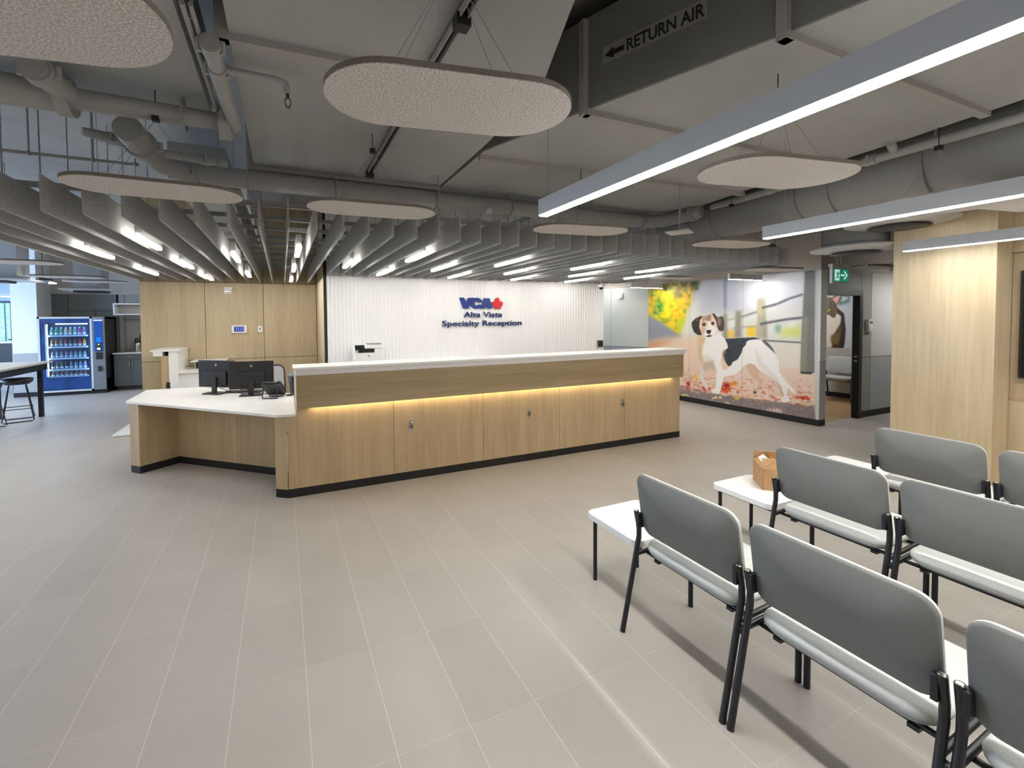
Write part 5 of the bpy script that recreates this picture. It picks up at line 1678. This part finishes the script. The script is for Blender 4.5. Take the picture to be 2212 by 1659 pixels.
for pl, c_ in (([(620, 1250), (700, 1255), (715, 1270), (640, 1268)], (226, 216, 160)), ([(815, 1245), (860, 1262), (850, 1278), (810, 1262)], (236, 200, 60)),
               ([(360, 1230), (430, 1240), (425, 1250), (362, 1242)], (220, 210, 130)), ([(1090, 1350), (1230, 1352), (1210, 1400), (1110, 1380)], (220, 190, 176)),
               ([(730, 1305), (780, 1300), (790, 1318), (740, 1318)], (222, 200, 180)), ([(1330, 1240), (1440, 1250), (1460, 1280), (1330, 1270)], (200, 66, 40)),
               ([(1370, 1298), (1460, 1310), (1466, 1325), (1375, 1312)], (214, 200, 150)), ([(400, 1130), (440, 1120), (436, 1170), (400, 1165)], (186, 40, 26)),
               ([(700, 1150), (760, 1120), (786, 1160), (760, 1210), (700, 1230)], (208, 74, 30)), ([(770, 1130), (850, 1120), (840, 1165), (780, 1160)], (228, 140, 60)),
               ([(530, 1170), (600, 1170), (620, 1200), (560, 1200)], (196, 60, 44)), ([(1285, 1410), (1320, 1415), (1310, 1432)], (186, 50, 40)),
               ([(445, 1060), (520, 1090), (500, 1130), (450, 1100)], (226, 188, 110)), ([(730, 1145), (770, 1140), (775, 1170), (740, 1172)], (150, 28, 26))):
    xs_, ys_ = [p[0] for p in pl], [p[1] for p in pl]
    bright = sum(c_) > 480
    C.poly(A4(pl), c_, 1.6, 0.35)
    for k in range(int((max(xs_) - min(xs_)) * (max(ys_) - min(ys_)) / (110 if not bright else 160)) + 4):
        x, y = random.triangular(min(xs_), max(xs_)), random.triangular(min(ys_), max(ys_))
        q = random.uniform(0.75, 1.2)
        cc = [min(255, v * q) for v in c_]
        C.poly(A4([(x + random.uniform(4, 15) * math.cos(t), y + random.uniform(2, 7) * math.sin(t)) for t in (0.2, 1.1, 2.3, 3.4, 4.5, 5.5)]), cc, 0.25, 0.85)
# the hound
WHT, SHD, TAN, BLKC = (238, 235, 232), (222, 212, 202), (206, 172, 140), (44, 50, 60)
C.poly(D8([(290, 930), (390, 980), (360, 1060), (300, 1110), (330, 1180), (390, 1290), (400, 1370), (360, 1360), (290, 1250), (240, 1120), (270, 1020)]), (224, 214, 204), 0.4)
C.poly(D8([(1030, 960), (1120, 910), (1260, 960), (1270, 1060), (1245, 1110), (1330, 1250), (1260, 1330), (1250, 1410), (1170, 1420), (1170, 1370), (1190, 1200), (1110, 1090)]), (210, 178, 152), 0.5)
C.poly(D8([(1175, 1380), (1215, 1390), (1210, 1425), (1165, 1415)]), (60, 44, 40), 0.4)
C.poly(D8([(1190, 1180), (1260, 1240), (1230, 1330), (1190, 1330)]), (226, 206, 186), 0.6)
C.poly(D8([(200, 400), (560, 380), (680, 490), (1180, 468), (1330, 530), (1460, 640), (1540, 760), (1600, 880), (1615, 1060), (1700, 1190), (1896, 1400), (1890, 1440), (1760, 1340), (1740, 1420), (1790, 1550),
              (1700, 1580), (1620, 1540), (1690, 1470), (1640, 1330), (1560, 1200), (1400, 1100), (1250, 1010), (1190, 930), (1090, 900), (1010, 950), (860, 1100), (660, 1140), (640, 1250), (590, 1430),
              (470, 1420), (440, 1360), (520, 1330), (530, 1110), (540, 1060), (420, 1000), (380, 1010), (290, 920), (225, 830), (210, 600)]), WHT, 0.35)
C.poly(D8([(205, 430), (330, 440), (350, 500), (300, 620), (290, 780), (340, 900), (290, 920), (225, 830), (208, 600)]), (208, 178, 134), 1.4, 0.9)
C.poly(D8([(340, 880), (480, 850), (540, 1060), (420, 1000), (330, 1060), (290, 930)]), (190, 168, 140), 2.0, 0.85)
C.poly(D8([(300, 760), (420, 780), (460, 850), (360, 880), (310, 850)]), (222, 212, 198), 1.5, 0.8)
C.poly(D8([(640, 700), (700, 680), (690, 880), (760, 960), (720, 1010), (640, 1010), (610, 900)]), (226, 190, 160), 1.3, 0.8)
C.poly(D8([(1200, 640), (1330, 900), (1600, 1180), (1600, 1300), (1400, 1090), (1260, 980), (1210, 820)]), (224, 216, 208), 2.2, 0.8)
C.poly(D8([(1560, 1200), (1640, 1300), (1690, 1470), (1650, 1460), (1590, 1310)]), (200, 172, 150), 0.8, 0.8)
C.poly(D8([(1700, 1230), (1880, 1400), (1896, 1440), (1740, 1330)]), (240, 236, 232), 0.5)
C.poly(D8([(680, 490), (990, 474), (1180, 466), (1290, 495), (1210, 500), (1110, 510), (1050, 540), (1035, 600), (985, 650), (965, 730), (900, 840), (810, 890), (790, 940), (740, 960), (700, 905), (660, 820), (650, 730),
              (690, 680), (735, 640), (715, 560)]), BLKC, 0.35, 1, 10)
C.poly(D8([(650, 690), (700, 670), (690, 730), (665, 760), (700, 900), (660, 850), (640, 760)]), (150, 132, 110), 0.7, 0.8)
C.poly(D8([(1300, 505), (1400, 545), (1490, 640), (1550, 760), (1440, 650), (1360, 580)]), (70, 70, 76), 0.8, 0.9)
# head
C.poly(D8([(250, 130), (330, 90), (460, 60), (540, 130), (560, 250), (540, 330), (560, 400), (470, 440), (400, 465), (330, 440), (290, 420), (240, 300), (240, 200)]), (232, 204, 184), 0.4)
C.poly(D8([(380, 90), (450, 70), (440, 170), (390, 240), (360, 150)]), (150, 116, 92), 1.0, 0.8)
C.poly(D8([(290, 110), (370, 95), (370, 170), (300, 200)]), (170, 134, 108), 1.0, 0.8)
C.poly(D8([(375, 190), (430, 190), (470, 270), (540, 300), (540, 380), (470, 440), (400, 460), (330, 440), (320, 400), (350, 330), (400, 270)]), (240, 234, 228), 0.8)
C.poly(D8([(255, 290), (330, 290), (350, 330), (320, 420), (290, 420), (255, 350)]), (220, 172, 146), 1.0, 0.9)
C.poly(D8([(110, 210), (180, 140), (260, 105), (300, 100), (255, 180), (240, 290), (290, 430), (210, 425), (150, 370), (120, 290)]), (46, 42, 42), 0.35)
C.poly(D8([(170, 150), (250, 120), (240, 200), (200, 190)]), (104, 84, 62), 1.0, 0.7)
C.poly(D8([(460, 60), (500, 60), (560, 130), (610, 100), (655, 130), (670, 230), (668, 330), (630, 365), (580, 350), (550, 290), (530, 190)]), (70, 56, 50), 0.35)
C.poly(D8([(545, 150), (600, 120), (620, 200), (600, 270), (555, 260)]), (150, 124, 108), 1.2, 0.8)
C.dot(*D8([(322, 243)])[0], 4.2, 4.2, (56, 38, 34), 0.4)
C.dot(*D8([(472, 228)])[0], 3.6, 3.6, (56, 38, 34), 0.4)
C.dot(*D8([(316, 232)])[0], 0.8, 0.8, (220, 220, 220), 0.2)
C.poly(D8([(365, 345), (440, 338), (446, 370), (420, 410), (385, 405), (362, 370)]), (22, 22, 26), 0.3)
C.poly(D8([(325, 430), (360, 448), (400, 425), (465, 432), (440, 455), (370, 458)]), (50, 40, 40), 0.4)

# the cat
K = Canvas(1762, 630, 1850, 760, 6.0, (206, 210, 222))


def C6(pts):
    return Z(pts, 1760, 620, 6.64)


K.poly(C6([(60, 90), (520, 90), (520, 260), (60, 260)]), (176, 196, 204), 3)
K.poly(C6([(360, 100), (500, 100), (500, 210), (340, 270)]), (104, 126, 132), 2)
K.poly(C6([(400, 130), (500, 160), (380, 220)]), (200, 214, 220), 1.6)
K.poly(C6([(60, 150), (200, 170), (330, 300), (420, 380), (440, 600), (430, 800), (410, 890), (60, 890)]), (88, 76, 62), 0.6, 1, 16)
K.poly(C6([(330, 330), (420, 400), (442, 620), (420, 830), (400, 890), (340, 890), (380, 600)]), (52, 44, 40), 1.2, 0.9, 8)
K.poly(C6([(60, 220), (120, 260), (150, 360), (190, 400), (330, 380), (380, 420), (370, 520), (300, 640), (230, 740), (260, 880), (60, 890)]), (236, 224, 212), 1.2)
K.poly(C6([(230, 700), (330, 650), (390, 560), (360, 760), (330, 850), (240, 800)]), (128, 108, 62), 1.5, 0.85, 16)
K.poly(C6([(240, 850), (330, 820), (330, 890), (240, 890)]), (80, 44, 36), 1, 0.9)
K.poly(C6([(60, 140), (220, 150), (310, 230), (330, 330), (290, 440), (250, 440), (190, 380), (140, 380), (120, 270), (60, 200)]), (104, 88, 74), 0.8, 1, 18)
for x in (100, 130, 160, 190):
    K.line(C6([(x, 160), (x - 6 + (x - 130) * 0.2, 280)]), 1.1, (190, 170, 140), 0.4, 0.8)
K.poly(C6([(210, 170), (300, 120), (375, 105), (370, 180), (330, 250), (270, 230)]), (120, 92, 80), 0.6)
K.poly(C6([(250, 170), (365, 112), (340, 200), (310, 240)]), (222, 176, 160), 0.7)
K.dot(*C6([(193, 330)])[0], 4.2, 3.0, (190, 180, 80), 0.3)
K.dot(*C6([(190, 328)])[0], 1.3, 1.5, (20, 20, 20), 0.2)
K.poly(C6([(80, 430), (110, 400), (130, 360), (110, 420), (84, 445)]), (200, 110, 110), 0.5)
K.poly(C6([(80, 780), (120, 770), (110, 830), (80, 830)]), (130, 110, 90), 1.2, 0.8)


def to_lin(c):
    c = np.clip(c, 0, 1)
    return np.where(c <= 0.04045, c / 12.92, ((c + 0.055) / 1.055) ** 2.4)


def print_panel(name, cv, mx_, a0, a1, z0, z1, step, m_, parent, gain=1.0):
    nx_, nz_ = int((a1 - a0) / step) + 1, int((z1 - z0) / step) + 1
    us, zs = np.linspace(a0, a1, nx_), np.linspace(z0, z1, nz_)
    o_ = np.array(mx_.translation)[:2]
    d_ = np.array((mx_.col[0][0], mx_.col[0][1]))
    U_, V_ = np.meshgrid(us, zs)
    X = o_[0] + d_[0] * U_
    Y = o_[1] + d_[1] * U_
    P = np.stack([X, Y, V_ - CAM_H], -1) @ IMG_PROJ.T
    px_ = (P[..., 0] / P[..., 2] - cv.x0) * cv.k
    py_ = (P[..., 1] / P[..., 2] - cv.y0) * cv.k
    xi = np.clip(px_, 0, cv.w - 1.001)
    yi = np.clip(py_, 0, cv.h - 1.001)
    x0_, y0_ = xi.astype(int), yi.astype(int)
    fx, fy = (xi - x0_)[..., None], (yi - y0_)[..., None]
    a = cv.a
    c = (a[y0_, x0_] * (1 - fx) + a[y0_, x0_ + 1] * fx) * (1 - fy) + (a[y0_ + 1, x0_] * (1 - fx) + a[y0_ + 1, x0_ + 1] * fx) * fy
    c = np.clip(to_lin(c) * gain, 0, 1)
    verts = np.stack([X.ravel(), Y.ravel(), V_.ravel()], -1)
    idx = np.arange(nx_ * nz_).reshape(nz_, nx_)
    q = np.stack([idx[:-1, :-1], idx[:-1, 1:], idx[1:, 1:], idx[1:, :-1]], -1).reshape(-1, 4)
    me = bpy.data.meshes.new(name)
    me.vertices.add(len(verts))
    me.vertices.foreach_set('co', verts.ravel())
    me.loops.add(q.size)
    me.loops.foreach_set('vertex_index', q.ravel().astype(np.int32))
    me.polygons.add(len(q))
    me.polygons.foreach_set('loop_start', np.arange(0, q.size, 4, dtype=np.int32))
    me.update(calc_edges=True)
    at = me.color_attributes.new('print', 'FLOAT_COLOR', 'POINT')
    at.data.foreach_set('color', np.concatenate([c.reshape(-1, 3), np.ones((len(verts), 1))], 1).ravel().astype(np.float32))
    me.materials.append(m_)
    o = bpy.data.objects.new(name, me)
    COL.objects.link(o)
    o.parent = parent
    return o


PRINT = vcol_mat('photo print')
mu = thing('photo_mural', 'wall sized photo print of a spotted hound standing among autumn leaves by a fence', 'mural')
for a0, a1 in ((0.035, 1.183), (1.186, 2.248), (2.251, ML - 0.002)):
    print_panel('print_panel', C, mxm, a0, a1, 0.097, PANT, 0.0062, PRINT, mu)
obj('panel_backing', MB().box(0.0, ML, -0.0125, -0.003, 0.097, PANT, mxm), SEAM, mu)
obj('edge_strip', MB().box(0.0, 0.033, -0.003, 0.001, 0.097, PANT, mxm), GREYP, mu)
mc = thing('photo_mural', 'photo print of a tabby and white cat inside the room beyond the door', 'mural')
print_panel('print_panel', K, mxc, 0.26, 1.9, 1.01, 2.9, 0.008, PRINT, mc)
obj('panel_backing', MB().box(0.26, 1.9, -0.012, -0.002, 1.01, 2.9, mxc), SEAM, mc)
